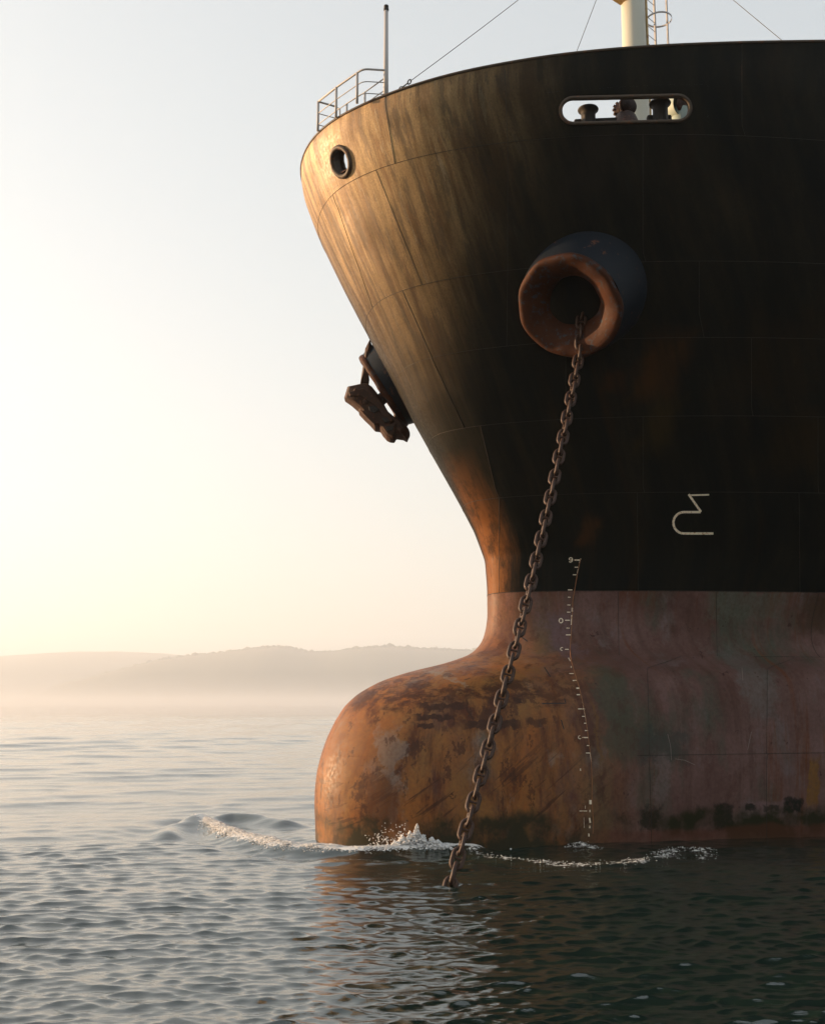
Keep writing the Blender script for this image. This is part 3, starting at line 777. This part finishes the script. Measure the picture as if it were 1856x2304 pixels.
# flagstaff
FB = W2S(at_z(812, 205, 22.72)); 
def top_for(x, ytop, base_s):
    bw = S2W(base_s); d = ray(x, ytop); s = bw[1] / d[1]; return CH + d[2] * s
FT = top_for(812, 16, FB)
mb = MB(); mb.tube([(FB[0], FB[1], 22.5), (FB[0], FB[1], 23.4), (FB[0], FB[1], FT - .1)], [.085, .08, .065], 12)
staff = mb.build('flagstaff', M['white'], ship)
mb = MB(); mb.lathe((FB[0], FB[1], FT - .1), (0, 0, 1), [(.06, -.02), (.085, 0), (.085, .06), (.06, .07), (.06, .11), (.08, .12), (.07, .17), (.001, .2)], 12); mb.build('staff_cap', M['dark'], staff)

def cl_pt(x, y):
    d = ray(x, y); s = (N0 @ Pv) / (d[:2] @ Pv); return np.array([0, 0, CH]) + d * s
MP = W2S(cl_pt(1333, 60)); MP[1] = 0
def project(Pw):
    Z = Pw[2] - CH; f = Pw[1] * math.cos(TILT) + Z * math.sin(TILT); u = -Pw[1] * math.sin(TILT) + Z * math.cos(TILT)
    return (928 + FL * Pw[0] / f) / K, (1152 - FL * u / f) / K
S0 = Wp(822, 203, 22.72)
best = None
for zt in np.linspace(30, 46, 321):
    T = np.array([MP[0], 0, zt]); q = np.linspace(0, 1, 200); pr = np.array([project(S2W(S0 + (T - S0) * k)) for k in q])
    yy = pr[:, 1]; x0 = np.interp(0, -yy[::1] if False else -yy, pr[:, 0])
    e = abs(x0 - 1083)
    if best is None or e < best[0]: best = (e, zt)
MT = best[1]
TOP = np.array([MP[0], 0, MT])
def wire(a, b, r=.012, name='stay_wire'):
    mb = MB(); a, b = np.array(a), np.array(b)
    mb.tube([a + (b - a) * q - np.array([0, 0, .12 * 4 * q * (1 - q) * np.linalg.norm(b - a) / 20]) for q in np.linspace(0, 1, 12)], r, 6); return mb.build(name, M['wire'], ship)
dirS = (TOP - S0) / np.linalg.norm(TOP - S0)
W0 = S0 + dirS * 1.22
wire(W0, TOP, .013)
# shackles and rigging screw at the foot of the forestay
def chainlet(p, d, L, wd, r):
    d = Vector(d); u = d.orthogonal().normalized(); pts = [Vector(p) + d * (L * .5 * math.cos(a)) + u * (wd * math.sin(a)) for a in np.linspace(0, 2 * math.pi, 13)[:-1]]
    mb = MB(); mb.tube(pts, r, 6, closed=True); mb.build('shackle', M['wire'], ship)
mb = MB(); mb.tube([S0 - dirS * .25, S0 + dirS * .55], .032, 8); mb.build('rigging_screw', M['wire'], ship)
chainlet(S0 + dirS * .62, dirS, .20, .05, .018); chainlet(S0 + dirS * 1.16, dirS, .22, .06, .02)
mb = MB(); mb.tube([S0 + dirS * .70, S0 + dirS * 1.08], .022, 8); mb.build('rigging_screw', M['wire'], ship)
for (x, y, Y, sc_) in ((1208, 116, 38.0, 1), (1661, 93, 34.2, 1)):
    Q = W2S(at_y(x, y, Y)); dd = Q - TOP; f = (DZ + .1 - TOP[2]) / dd[2]
    wire(TOP + dd * f, TOP, .011)

# ---------------------------------------------------------------- mast with caged ladder
mb = MB(); mb.lathe((MP[0], 0, DZ), (0, 0, 1), [(.9, 0), (.9, .1), (.56, .15), (.52, 1), (.495, 8), (.44, MT - DZ + .4), (.001, MT - DZ + .45)], 40)
mast = mb.build('mast', M['mast'], ship); tag(mast)
# crosstree platform bracket reaching forward from the mast
lw = W2S(cl_pt(1300, -4))
zp = lw[2]
mb = MB(); 
sec = lambda x, hz0, hz1, hw: [(x, -hw, hz0), (x, hw, hz0), (x, hw, hz1), (x, -hw, hz1)]
b = MB(); b.grid([sec(MP[0] + .45, zp - .05, zp + .5, .25), sec(MP[0] + 1.5, zp + .35, zp + .5, .45)], closed_j=True); b.f += [(0, 1, 2, 3), (7, 6, 5, 4)]
b.build('platform_bracket', M['yellow'], mast, smooth=False)
# ladder beside the mast: position by azimuth on its aft port side
def near_mast(x, dy): # ship point on the sight line column x at mast depth + dy
    wp = S2W([MP[0], 0, 30]); d = ray(x, 60); s = (wp[1] + dy) / d[1]; q = np.array([0, 0, CH]) + d * s; q = W2S(q); q[2] = 0; return q
L1, L2 = near_mast(1361, -.05), near_mast(1378, .42)
Z0, Z1 = DZ, MT - .5
for Lp, nm, mt in ((L1, 'ladder_stile', 'yellow'), (L2, 'ladder_stile', 'white')):
    mb = MB(); mb.box((Lp[0], Lp[1], (Z0 + Z1) / 2), (1, 0, 0), (0, 1, 0), (0, 0, 1), .035, .035, (Z1 - Z0) / 2); mb.build(nm, M[mt], mast, smooth=False)
z = Z0 + .3
rung_me = None
while z < Z1:
    mb = MB(); mb.tube([(L1[0], L1[1], z), (L2[0], L2[1], z)], .012, 6, cap=False)
    if rung_me is None:
        ro = mb.build('rung', M['wire'], mast); rung_me = ro; zr0 = z
    else:
        o = rung_me.copy(); C.objects.link(o); o.parent = mast; o.location = (0, 0, z - zr0)
    z += .40
G1 = near_mast(1404, .15); Gc = near_mast(1390, .1)
mb = MB(); mb.box((G1[0], G1[1], (Z0 + Z1) / 2 + 1), (1, 0, 0), (0, 1, 0), (0, 0, 1), .03, .03, (Z1 - Z0) / 2 - 1); mb.build('cage_bar', M['white'], mast, smooth=False)
Lc = (L1 + L2) / 2
hc = near_mast(1387, .12); wv_ = near_mast(1413, .12) - hc; hr = np.linalg.norm(wv_)
zh = CH + (ray(1387, 41)[2] / ray(1387, 41)[1]) * S2W([hc[0], hc[1], 30])[1]
for zq in (zh, zh + 1.6, zh + 3.2, zh - 1.6):
    Vh = []
    for a in np.linspace(0, 2 * math.pi, 33)[:-1]:
        Vh.append([(hc[0] + hr * math.cos(a) * (1 + q * .02), hc[1] + hr * math.sin(a) * (1 + q * .02), zq + dz) for q, dz in ((0, -.04), (1, -.04), (1, .04), (0, .04))])
    mb = MB(); mb.grid(Vh, closed_i=True, closed_j=True); mb.build('cage_hoop', M['white'], mast)
q0 = near_mast(1413, 1.0)
mb = MB(); mb.tube([(q0[0], q0[1], DZ), (MP[0], 0, MT)], .006, 5); mb.build('halyard', M['wire'], mast)

# ---------------------------------------------------------------- deck gear behind the slot
def behind(x, y, dd):  # dd metres beyond the hull along the sight line
    P = S2W(hit(x, y)[2]); d = ray(x, y); d = d / np.linalg.norm(d); return W2S(P + d * dd)
def bollard(x, ytop, ybase, dd, rad):
    T_ = behind(x, ytop, dd); 
    mb = MB(); mb.lathe((T_[0], T_[1], T_[2]), (0, 0, 1), [(.001, 0), (rad * 1.38, 0), (rad * 1.46, -.03), (rad * 1.40, -.07), (rad * 1.05, -.10), (rad, -.22), (rad, -1.0), (rad, -(T_[2] - DZ))], 28)
    b = mb.build('mooring_bollard', M['dark'], ship); return T_
t1 = bollard(1237, 229, 0, .75, .215); t2 = bollard(1388, 216, 0, .8, .225)
def plinth(xa, xb, y_a, y_b, dd, thick=.10):
    a = behind(xa, y_a, dd); b = behind(xb, y_b, dd); zt = (a[2] + b[2]) / 2
    d = (b - a); d[2] = 0; Lh = np.linalg.norm(d) / 2; d /= np.linalg.norm(d); n = np.array([-d[1], d[0], 0])
    c = (a + b) / 2
    mb = MB(); mb.box((c[0], c[1], (zt + DZ) / 2), d, n, (0, 0, 1), Lh, thick, (zt - DZ) / 2); mb.build('bollard_plinth', M['dark'], ship, smooth=False, bevel=.06)
plinth(1207, 1300, 253, 248, .75); plinth(1360, 1412, 245, 242, .8)
# rusty winch head between the bollards
g = behind(1315, 222, 1.0)
axp = Vector((.3, 1, 0)).normalized()
winch = bpy.data.objects.new('mooring_winch', None); C.objects.link(winch); winch.parent = ship
mb = MB(); mb.lathe((g[0], g[1], g[2] - .10), axp, [(.001, .22), (.27, .22), (.29, .18), (.27, .12), (.18, .08), (.16, -.1), (.30, -.14), (.30, -.2), (.001, -.2)], 24); mb.build('drum', M['gear'], winch)
mb = MB()
for k in range(14):
    a = 2 * math.pi * k / 14; u_ = Vector((0, 0, 1)).cross(axp)
    cdir = u_ * math.cos(a) + Vector((0, 0, 1)) * math.sin(a)
    mb.box(Vector((g[0], g[1], g[2] - .10)) + cdir * .30 - axp * .17, cdir, axp, cdir.cross(axp), .035, .03, .03)
mb.build('gear_tooth_ring', M['gear'], winch, smooth=False)
mb = MB(); mb.lathe((g[0], g[1], DZ), (0, 0, 1), [(.5, 0), (.45, g[2] - DZ - .75), (.30, g[2] - DZ - .35), (.15, g[2] - DZ - .2), (.001, g[2] - DZ - .2)], 14); mb.build('pedestal', M['gear'], winch)
mb = MB(); mb.tube([(g[0], g[1], g[2]), (g[0] + .02, g[1], g[2] + .5)], .06, 8); mb.build('brake_spindle', M['yellow'], winch)
# pale ventilator with dark mesh mouth
vn = behind(1432, 226, 2.2)
vm = MB(); va = Vector(W2S((0, 0, 0))) ; vdir = Vector((.25, .95, -.15)).normalized()
vm.lathe((vn[0], vn[1], vn[2]), vdir, [(.001, -.45), (.25, -.42), (.42, -.25), (.46, 0), (.43, .2), (.42, .25)], 28)
vm.tube([(vn[0], vn[1], DZ), (vn[0], vn[1], vn[2] - .1)], .3, 20)
vent = vm.build('ventilator', M['vent'], ship)
vm = MB(); vo = Vector(vn) + vdir * .1 + Vector((-.22, 0, 0)); vm.lathe(Vector(vn) + Vector(W2S(S2W(vn)) - vn) + vdir * .27 , vdir, [(.001, .02), (.26, .02), (.30, 0), (.30, -.04)], 20); vm.build('vent_mouth', M['gear'], vent)

# ---------------------------------------------------------------- water
def mat_water():
    t = NT('sea_water')
    P = t.tc.outputs['Object']
    at = t.n('ShaderNodeAttribute', attribute_name='foam')
    geo = t.n('ShaderNodeNewGeometry')
    r1 = t.noise((.42, 1.5, 1), 3.6, 5, .62, dist=.35)
    r2 = t.noise((.6, 1.6, 1), 12, 3, .55, off=(3, 1, 2))
    h = t.math('ADD', t.math('MULTIPLY', r1, 1.0), t.math('MULTIPLY', r2, .28))
    nrm_ = t.bump(h, .45, .022)
    f1 = t.noise((1, 1.2, 1), 5.0, 8, .72, off=(1, 2, 3), dist=.8)
    f2 = t.noise((1, 1, 1), 24, 5, .7)
    fv = t.math('ADD', t.math('MULTIPLY', at.outputs['Fac'], .80), t.math('MULTIPLY', t.math('SUBTRACT', f1, .5), 2.4))
    fv = t.math('ADD', fv, t.math('MULTIPLY', t.math('SUBTRACT', f2, .5), .5))
    fm = t.math('MULTIPLY', t.mr(fv, .52, .72, 0, 1, True), t.mr(at.outputs['Fac'], .02, .2, 0, 1))
    col = t.mix(fm, (.010, .021, .016), (.72, .72, .70))
    t.b.inputs['IOR'].default_value = 1.7
    t.b.inputs['Specular IOR Level'].default_value = .78
    return t.fin(col, t.mr(fm, 0, 1, .035, .6), nrm_)
M['water'] = mat_water()

def spline_px(L, z=0.0, n=12):
    P = [at_z(x, y, z)[:2] for x, y in L]; P = np.array(P)
    q = np.arange(len(P)); f = np.linspace(0, len(P) - 1, (len(P) - 1) * n + 1)
    k = np.array([1, 2, 3, 2, 1]) / 9.
    X = np.interp(f, q, P[:, 0]); Y = np.interp(f, q, P[:, 1])
    return np.stack([X, Y], 1)
CA = spline_px([(425, 1733), (450, 1742), (480, 1757), (520, 1770), (560, 1780), (600, 1788), (650, 1792), (700, 1795), (760, 1797), (820, 1796), (880, 1792), (940, 1789), (990, 1793)])
CB = spline_px([(800, 1786), (870, 1783), (940, 1780), (1000, 1775), (1060, 1772), (1130, 1768), (1180, 1772), (1235, 1786)])
CC_ = spline_px([(990, 1797), (1060, 1812), (1130, 1818), (1200, 1823), (1280, 1821), (1340, 1815), (1390, 1805), (1430, 1790), (1475, 1790), (1490, 1806)])
CD = spline_px([(356, 1757), (372, 1745), (400, 1735), (440, 1727), (490, 1722), (540, 1726), (600, 1735)])
CE = spline_px([(700, 1815), (800, 1822), (900, 1826), (1000, 1830)])
def dist_poly(X, Y, poly):
    D = np.full(X.shape, 1e9); Sg = np.zeros(X.shape)
    for (x0, y0), (x1, y1) in zip(poly[:-1], poly[1:]):
        dx, dy = x1 - x0, y1 - y0; L2 = dx * dx + dy * dy + 1e-12
        q = np.clip(((X - x0) * dx + (Y - y0) * dy) / L2, 0, 1)
        d = np.hypot(X - x0 - q * dx, Y - y0 - q * dy)
        m = d < D; D[m] = d[m]
        Sg[m] = np.sign((X - x0) * dy - (Y - y0) * dx)[m]
    return D, Sg
_wr = np.random.default_rng(5)
NW = 240
_lam = np.exp(_wr.uniform(math.log(.13), math.log(3.2), NW))
_th = _wr.normal(R(95), R(27), NW)
_ph = _wr.uniform(0, 2 * math.pi, NW)
_amp = .0038 * _lam ** .95 * np.clip(1.5 - .95 * _lam, .20, 1.5) * _wr.uniform(.5, 1.4, NW)
_lam2 = np.exp(_wr.uniform(math.log(1.6), math.log(9), 46)); _th2 = _wr.normal(R(93), R(24), 46); _ph2 = _wr.uniform(0, 6.28, 46)
def waves(X, Y, cell, chop=False):
    Hh = np.zeros_like(X); DX = np.zeros_like(X); DY = np.zeros_like(X)
    wx = X + .35 * np.sin(Y * .31 + .4) + .2 * np.sin(X * .23 + Y * .53); wy = Y + .30 * np.sin(X * .37 + 1.1)
    far_ = np.clip((np.hypot(X, Y) - 20) / 35, 0, 1)
    gust = .82 + .30 * np.sin(X * .045 + 1.3 * np.sin(Y * .021)) * np.sin(Y * .034 + 2.0 + .8 * np.sin(X * .03)) + .16 * np.sin(X * .21 + 2 * np.sin(Y * .13)) * np.sin(Y * .27 + X * .06)
    def one(l, th, ph, am):
        nonlocal Hh, DX, DY
        k = 2 * math.pi / l
        f = am * np.clip((l / np.maximum(cell, 1e-3) - 2.5) / 3.0, 0, 1)
        p = k * (math.cos(th) * wx + math.sin(th) * wy) + ph
        Hh += f * np.sin(p)
        if chop:
            c = f * np.cos(p); DX += math.cos(th) * c; DY += math.sin(th) * c
    for l, th, ph in zip(_lam2, _th2, _ph2): one(l, th, ph, .016 * l / (2 * math.pi) * far_)
    for l, th, ph, am in zip(_lam, _th, _ph, _amp): one(l, th, ph, am * 1.12)
    cr = np.hypot(X - wl[0], Y - wl[1])
    Hh = Hh * gust + .014 * np.sin(cr * 24) * np.exp(-(cr / .45) ** 2)
    if chop: return Hh, DX * gust * 1.5, DY * gust * 1.5
    return Hh
def calm(X, Y):   # lee of the hull is a little smoother
    return 1.0
rad = np.unique(np.concatenate([np.geomspace(9, 12, 50), np.geomspace(12, 36, 400), np.geomspace(36, 75, 150), np.geomspace(75, 400, 330), np.geomspace(400, 14500, 60)]))
ang = np.concatenate([np.radians(np.arange(-180, -36, 4.0)), np.radians(np.arange(-36, -25, .5)), np.radians(np.linspace(-25, 25, 800)), np.radians(np.arange(25.5, 36, .5)), np.radians(np.arange(36, 180, 4.0))])
RR, AA = np.meshgrid(rad, ang, indexing='ij')
X, Y = RR * np.sin(AA), RR * np.cos(AA)
dr = np.gradient(rad)[:, None] + 0 * AA; da = RR * np.gradient(ang)[None, :]
cell = np.maximum(dr, da)
H, DX, DY = waves(X, Y, cell, True)
near = (RR < 60) & (np.abs(AA) < .5)
foam = np.zeros_like(X)
xn, yn = X[near], Y[near]
jit = .16 * np.sin(xn * 2.9 + yn * 1.7) + .10 * np.sin(xn * 6.1 - yn * 4.3)
hn = H[near]
dA, sA = dist_poly(xn, yn, CA); dB, _ = dist_poly(xn, yn, CB); dC, _ = dist_poly(xn, yn, CC_); dD, sD = dist_poly(xn, yn, CD); dE, _ = dist_poly(xn, yn, CE)
hn = hn * (1 - .45 * np.exp(-(dA / .8) ** 2))
hn += .20 * np.exp(-(dA / .55) ** 2) - .07 * np.exp(-((dA - 1.1) / .5) ** 2) + .05 * np.exp(-(dB / .4) ** 2) + .07 * np.exp(-(dC / .4) ** 2) + .17 * np.exp(-(dD / .45) ** 2) - .06 * np.exp(-((dD - 1.0) / .5) ** 2) + .10 * np.exp(-(dE / .5) ** 2)
fo = np.maximum.reduce([1.25 * np.exp(-((dA + jit * .5) / .38) ** 2), 0.86 * np.exp(-((dB + jit * .8) / .55) ** 2), .66 * np.exp(-((dC + jit) / .42) ** 2)])
H[near] = hn; foam[near] = np.clip(fo, 0, 1.2)
sx = Y * 0
V = np.stack([X + DX, Y + DY, H], -1).reshape(-1, 3)
n, m = X.shape
I = np.arange(n * m).reshape(n, m)
F = np.stack([I[:-1, :-1], I[:-1, 1:], I[1:, 1:], I[1:, :-1]], -1).reshape(-1, 4)
wrap = np.stack([I[:-1, -1], I[:-1, 0], I[1:, 0], I[1:, -1]], -1)
F = np.concatenate([F, wrap])
V = np.concatenate([V, [[0, 0, 0]]])
wat = mesh_np('water', V, F[:, ::-1], M['water'])
tag(wat, kind='structure')
a = wat.data.attributes.new('foam', 'FLOAT', 'POINT')
a.data.foreach_set('value', np.concatenate([foam.ravel(), [0]]).astype(np.float32))
# centre disc under the camera
ring0 = V[I[0]]
fan = mesh_np('water', np.concatenate([ring0 , [[0, 0, 0]]]), [(i, (i + 1) % m, m) for i in range(m)], M['water'], wat)
fan.name = 'water_near'

# ---------------------------------------------------------------- foam and splash
def mat_foam():
    t = NT('white_foam')
    n1 = t.noise((1, 1, 1), 14, 6, .75); n2 = t.noise((1, 1, 1), 60, 3, .6)
    col = t.mix(t.ramp(n1, [(.35, 0), (.6, 1)]), (.58, .58, .57), (.90, .90, .89))
    t.b.inputs['Subsurface Weight'].default_value = .0
    return t.fin(col, .55, t.bump(t.math('ADD', n1, t.math('MULTIPLY', n2, .3)), .8, .05))
M['foam'] = mat_foam()
def ico():
    p = (1 + 5 ** .5) / 2
    V = np.array([(-1, p, 0), (1, p, 0), (-1, -p, 0), (1, -p, 0), (0, -1, p), (0, 1, p), (0, -1, -p), (0, 1, -p), (p, 0, -1), (p, 0, 1), (-p, 0, -1), (-p, 0, 1)], float)
    V /= np.linalg.norm(V[0])
    F = np.array([(0, 11, 5), (0, 5, 1), (0, 1, 7), (0, 7, 10), (0, 10, 11), (1, 5, 9), (5, 11, 4), (11, 10, 2), (10, 7, 6), (7, 1, 8), (3, 9, 4), (3, 4, 2), (3, 2, 6), (3, 6, 8), (3, 8, 9), (4, 9, 5), (2, 4, 11), (6, 2, 10), (8, 6, 7), (9, 8, 1)])
    # one subdivision
    V = list(map(tuple, V)); cache = {}
    def mid(a, b):
        k = (min(a, b), max(a, b))
        if k not in cache:
            q = (np.array(V[a]) + V[b]) / 2; q /= np.linalg.norm(q); V.append(tuple(q)); cache[k] = len(V) - 1
        return cache[k]
    G = []
    for a, b, c in F:
        x, y, z = mid(a, b), mid(b, c), mid(c, a); G += [(a, x, z), (b, y, x), (c, z, y), (x, y, z)]
    return np.array(V), np.array(G)
IV, IF = ico()
IVF = (IV, IF)
ICO0 = (IV[:12], np.array([(0, 11, 5), (0, 5, 1), (0, 1, 7), (0, 7, 10), (0, 10, 11), (1, 5, 9), (5, 11, 4), (11, 10, 2), (10, 7, 6), (7, 1, 8), (3, 9, 4), (3, 4, 2), (3, 2, 6), (3, 6, 8), (3, 8, 9), (4, 9, 5), (2, 4, 11), (6, 2, 10), (8, 6, 7), (9, 8, 1)]))
def blobs(name, P, S, squash=.6, parent=None, fine=False):
    IV, IF = IVF if fine else ICO0
    P = np.asarray(P); S = np.asarray(S)
    n = len(P); ns = 1 + .25 * rng.normal(size=(n, len(IV), 1))
    sc = np.stack([S * rng.uniform(.7, 1.5, n), S * rng.uniform(.7, 1.3, n), S * squash * rng.uniform(.7, 1.3, n)], -1)
    V = (IV[None] * ns * sc[:, None, :] + P[:, None, :]).reshape(-1, 3)
    F = (IF[None] + (np.arange(n) * len(IV))[:, None, None]).reshape(-1, 3)
    return mesh_np(name, V, F, M['foam'], parent)
def sea_z(P):
    x, y = P[:, 0], P[:, 1]; z = waves(x, y, .05 + 0 * x)
    dA, _ = dist_poly(x, y, CA)
    return z * (1 - .45 * np.exp(-(dA / .8) ** 2)) + .20 * np.exp(-(dA / .55) ** 2)
def along(poly, n, spread, bias=0):
    i = rng.integers(0, len(poly) - 1, n); f = rng.random(n)[:, None]
    p = poly[i] * (1 - f) + poly[i + 1] * f; d = poly[i + 1] - poly[i]; d /= np.linalg.norm(d, axis=1, keepdims=True) + 1e-9
    q = rng.normal(bias, spread, n)
    return p + np.stack([d[:, 1], -d[:, 0]], 1) * q[:, None], q, (i + f[:, 0]) / (len(poly) - 1)
P, q, f = along(CA, 15000, .17, .02)
env = np.interp(f, [0, .05, .12, .35, .5, .62, .8, 1], [.3, .9, 1.1, 1, .7, .6, .55, .3]) * (.75 + .35 * np.sin(f * 57) * np.sin(f * 23))
z = sea_z(P) + rng.random(len(q)) * .085 * env * np.exp(-(q / .22) ** 2) - .01
S = rng.uniform(.007, .024, len(q)) * (.6 + .6 * env)
keep = rng.random(len(q)) < env
fo1 = blobs('foam', np.stack([P[:, 0], P[:, 1], z], 1)[keep], S[keep])
tag(fo1, kind='stuff')
P, q, f = along(CB, 1300, .16); z = sea_z(P) + .03 + rng.random(len(q)) * .05
Q1 = np.stack([P[:, 0], P[:, 1], z], 1)
P, q, f = along(CC_, 450, .16); z = sea_z(P) + .05 + rng.random(len(q)) * .03
Q2 = np.stack([P[:, 0], P[:, 1], z], 1)
fo2 = blobs('foam', np.concatenate([Q1, Q2]), rng.uniform(.005, .018, len(Q1) + len(Q2)), .5); tag(fo2, kind='stuff')
# splash thrown up against the bulb
_h = hit(872, 1772); c0 = S2W(_h[2] + nrm(_h[0], _h[1]) * .32); c0[2] = 0.06
SP = []; SS = []
for k in range(3400):
    x = rng.normal(0, .55); y = rng.normal(0, .14)
    hmax = .54 * math.exp(-((x + .05) / .36) ** 2) + .26 * math.exp(-((x - .5) / .5) ** 2) + .12 * math.exp(-((x + .6) / .4) ** 2)
    hmax *= (.8 + .35 * math.sin(x * 21) * math.sin(x * 9 + 1))
    z = rng.random() ** .9 * max(hmax, .02)
    SP.append((c0[0] + x + z * .05, c0[1] + y * (1 - z), c0[2] + z)); SS.append(rng.uniform(.014, .04) * (1 - .45 * z / .56))
for k in range(150):     # thin fingers and flung drops
    a = rng.random(); x = -.25 - 1.0 * a + rng.normal(0, .10); z = abs(rng.normal(.30, .22)) * (1 - .25 * a) + .03
    SP.append((c0[0] + x, c0[1] + rng.normal(0, .12), z)); SS.append(rng.uniform(.006, .017))
for fx, fh in ((-.95, .26), (-.70, .36), (-.55, .25), (-.22, .44), (.14, .40)):
    for k in range(60):
        q = rng.random(); SP.append((c0[0] + fx - .08 * q * q + rng.normal(0, .018 * (1 - q) + .004), c0[1] + rng.normal(0, .03), fh * q)); SS.append(.024 * (1 - q * .75))
spl = blobs('splash', SP, SS, .9, fine=True); tag(spl, kind='stuff')

# ---------------------------------------------------------------- distant hills
def ridge(name, xs, ys_px, dist, depth, rough, seed, mat):
    r = np.random.default_rng(seed)
    X0 = np.array([at_y(x, 1480, dist)[0] for x in xs]); Zt = np.array([at_y(x, y, dist)[2] for x, y in zip(xs, ys_px)])
    n = 520; gx = np.linspace(X0[0], X0[-1], n); top = np.interp(gx, X0, Zt)
    k = np.hanning(15); k /= k.sum(); top = np.convolve(np.pad(top, 7, 'edge'), k, 'valid')
    nz = np.convolve(r.normal(size=n + 10), np.ones(5) / 5, 'same')[:n] * rough
    rows = []
    prof = [(0, -.02), (.12, .22), (.3, .55), (.55, .82), (.85, .97), (1, 1), (1.3, .8), (2, .1)]
    for d_, f in prof:
        jj = np.convolve(r.normal(size=n + 10), np.ones(7) / 7, 'same')[:n] * rough * 1.2 * (0 < f < 1)
        rows.append(np.stack([gx * (1 + .00 * d_), dist - depth + depth * d_ + 0 * gx, top * f + nz * (f > .9) + jj], 1))
    P = np.array(rows); I = np.arange(P.shape[0] * n).reshape(P.shape[0], n)
    F = np.stack([I[:-1, :-1], I[:-1, 1:], I[1:, 1:], I[1:, :-1]], -1).reshape(-1, 4)
    o = mesh_np(name, P.reshape(-1, 3), F, mat); tag(o, kind='structure'); return gx, top, dist
M['hill'] = mat_simple('far_hillside', (.06, .075, .035), (.11, .11, .06), .004, rough=.95, bump=0)
M['wood'] = mat_simple('far_woodland', (.035, .05, .02), (.07, .085, .035), .02, rough=.95, bump=0)
D1_, D2_ = 12500.0, 9500.0
ridge('hills', [-700, -300, 0, 150, 250, 350, 450, 700, 1100, 1600, 2300], [1400, 1392, 1382, 1371, 1371, 1376, 1386, 1398, 1400, 1405, 1410], D1_, 2200, 3, 3, M['hill'])
gx, top, dd_ = ridge('hills_wooded', [200, 330, 400, 470, 545, 600, 640, 700, 760, 830, 900, 980, 1040, 1500, 2300], [1430, 1392, 1381, 1374, 1364, 1362, 1372, 1373, 1364, 1362, 1367, 1370, 1370, 1372, 1380], D2_, 1700, 4.0, 4, M['hill'])
Pt = []; St = []
for k in range(1500):
    x = rng.uniform(gx[0], gx[-1] * .55); t_ = np.interp(x, gx, top); Pt.append((x, D2_ + rng.uniform(-200, 20), t_ - rng.uniform(5, 20))); St.append(rng.uniform(12, 30))
tr = blobs('woodland', Pt, St, .8); tr.data.materials.clear(); tr.data.materials.append(M['wood']); tag(tr, kind='stuff')

# ---------------------------------------------------------------- haze
HAZE = True
def vol_box(name, lo, hi, dens, col, aniso):
    mb = MB(); c = [(a + b) / 2 for a, b in zip(lo, hi)]; h_ = [(b - a) / 2 for a, b in zip(lo, hi)]
    mb.box(c, (1, 0, 0), (0, 1, 0), (0, 0, 1), *h_)
    m_ = bpy.data.materials.new(name); m_.use_nodes = True; t_ = m_.node_tree
    t_.nodes.remove(t_.nodes['Principled BSDF']); v = t_.nodes.new('ShaderNodeVolumePrincipled')
    v.inputs['Density'].default_value = dens; v.inputs['Color'].default_value = (*col, 1); v.inputs['Anisotropy'].default_value = aniso
    t_.links.new(v.outputs[0], t_.nodes['Material Output'].inputs['Volume'])
    o = mb.build(name, m_, smooth=False); tag(o, kind='stuff'); return o
if HAZE:
    vol_box('haze', (-15000, -15000, -4), (15000, 15000, 900), .00014, (.70, .77, .86), .3)
    vol_box('mist_bank', (-9000, 420, -2), (9000, 4000, 15), .0012, (.72, .77, .83), .3)
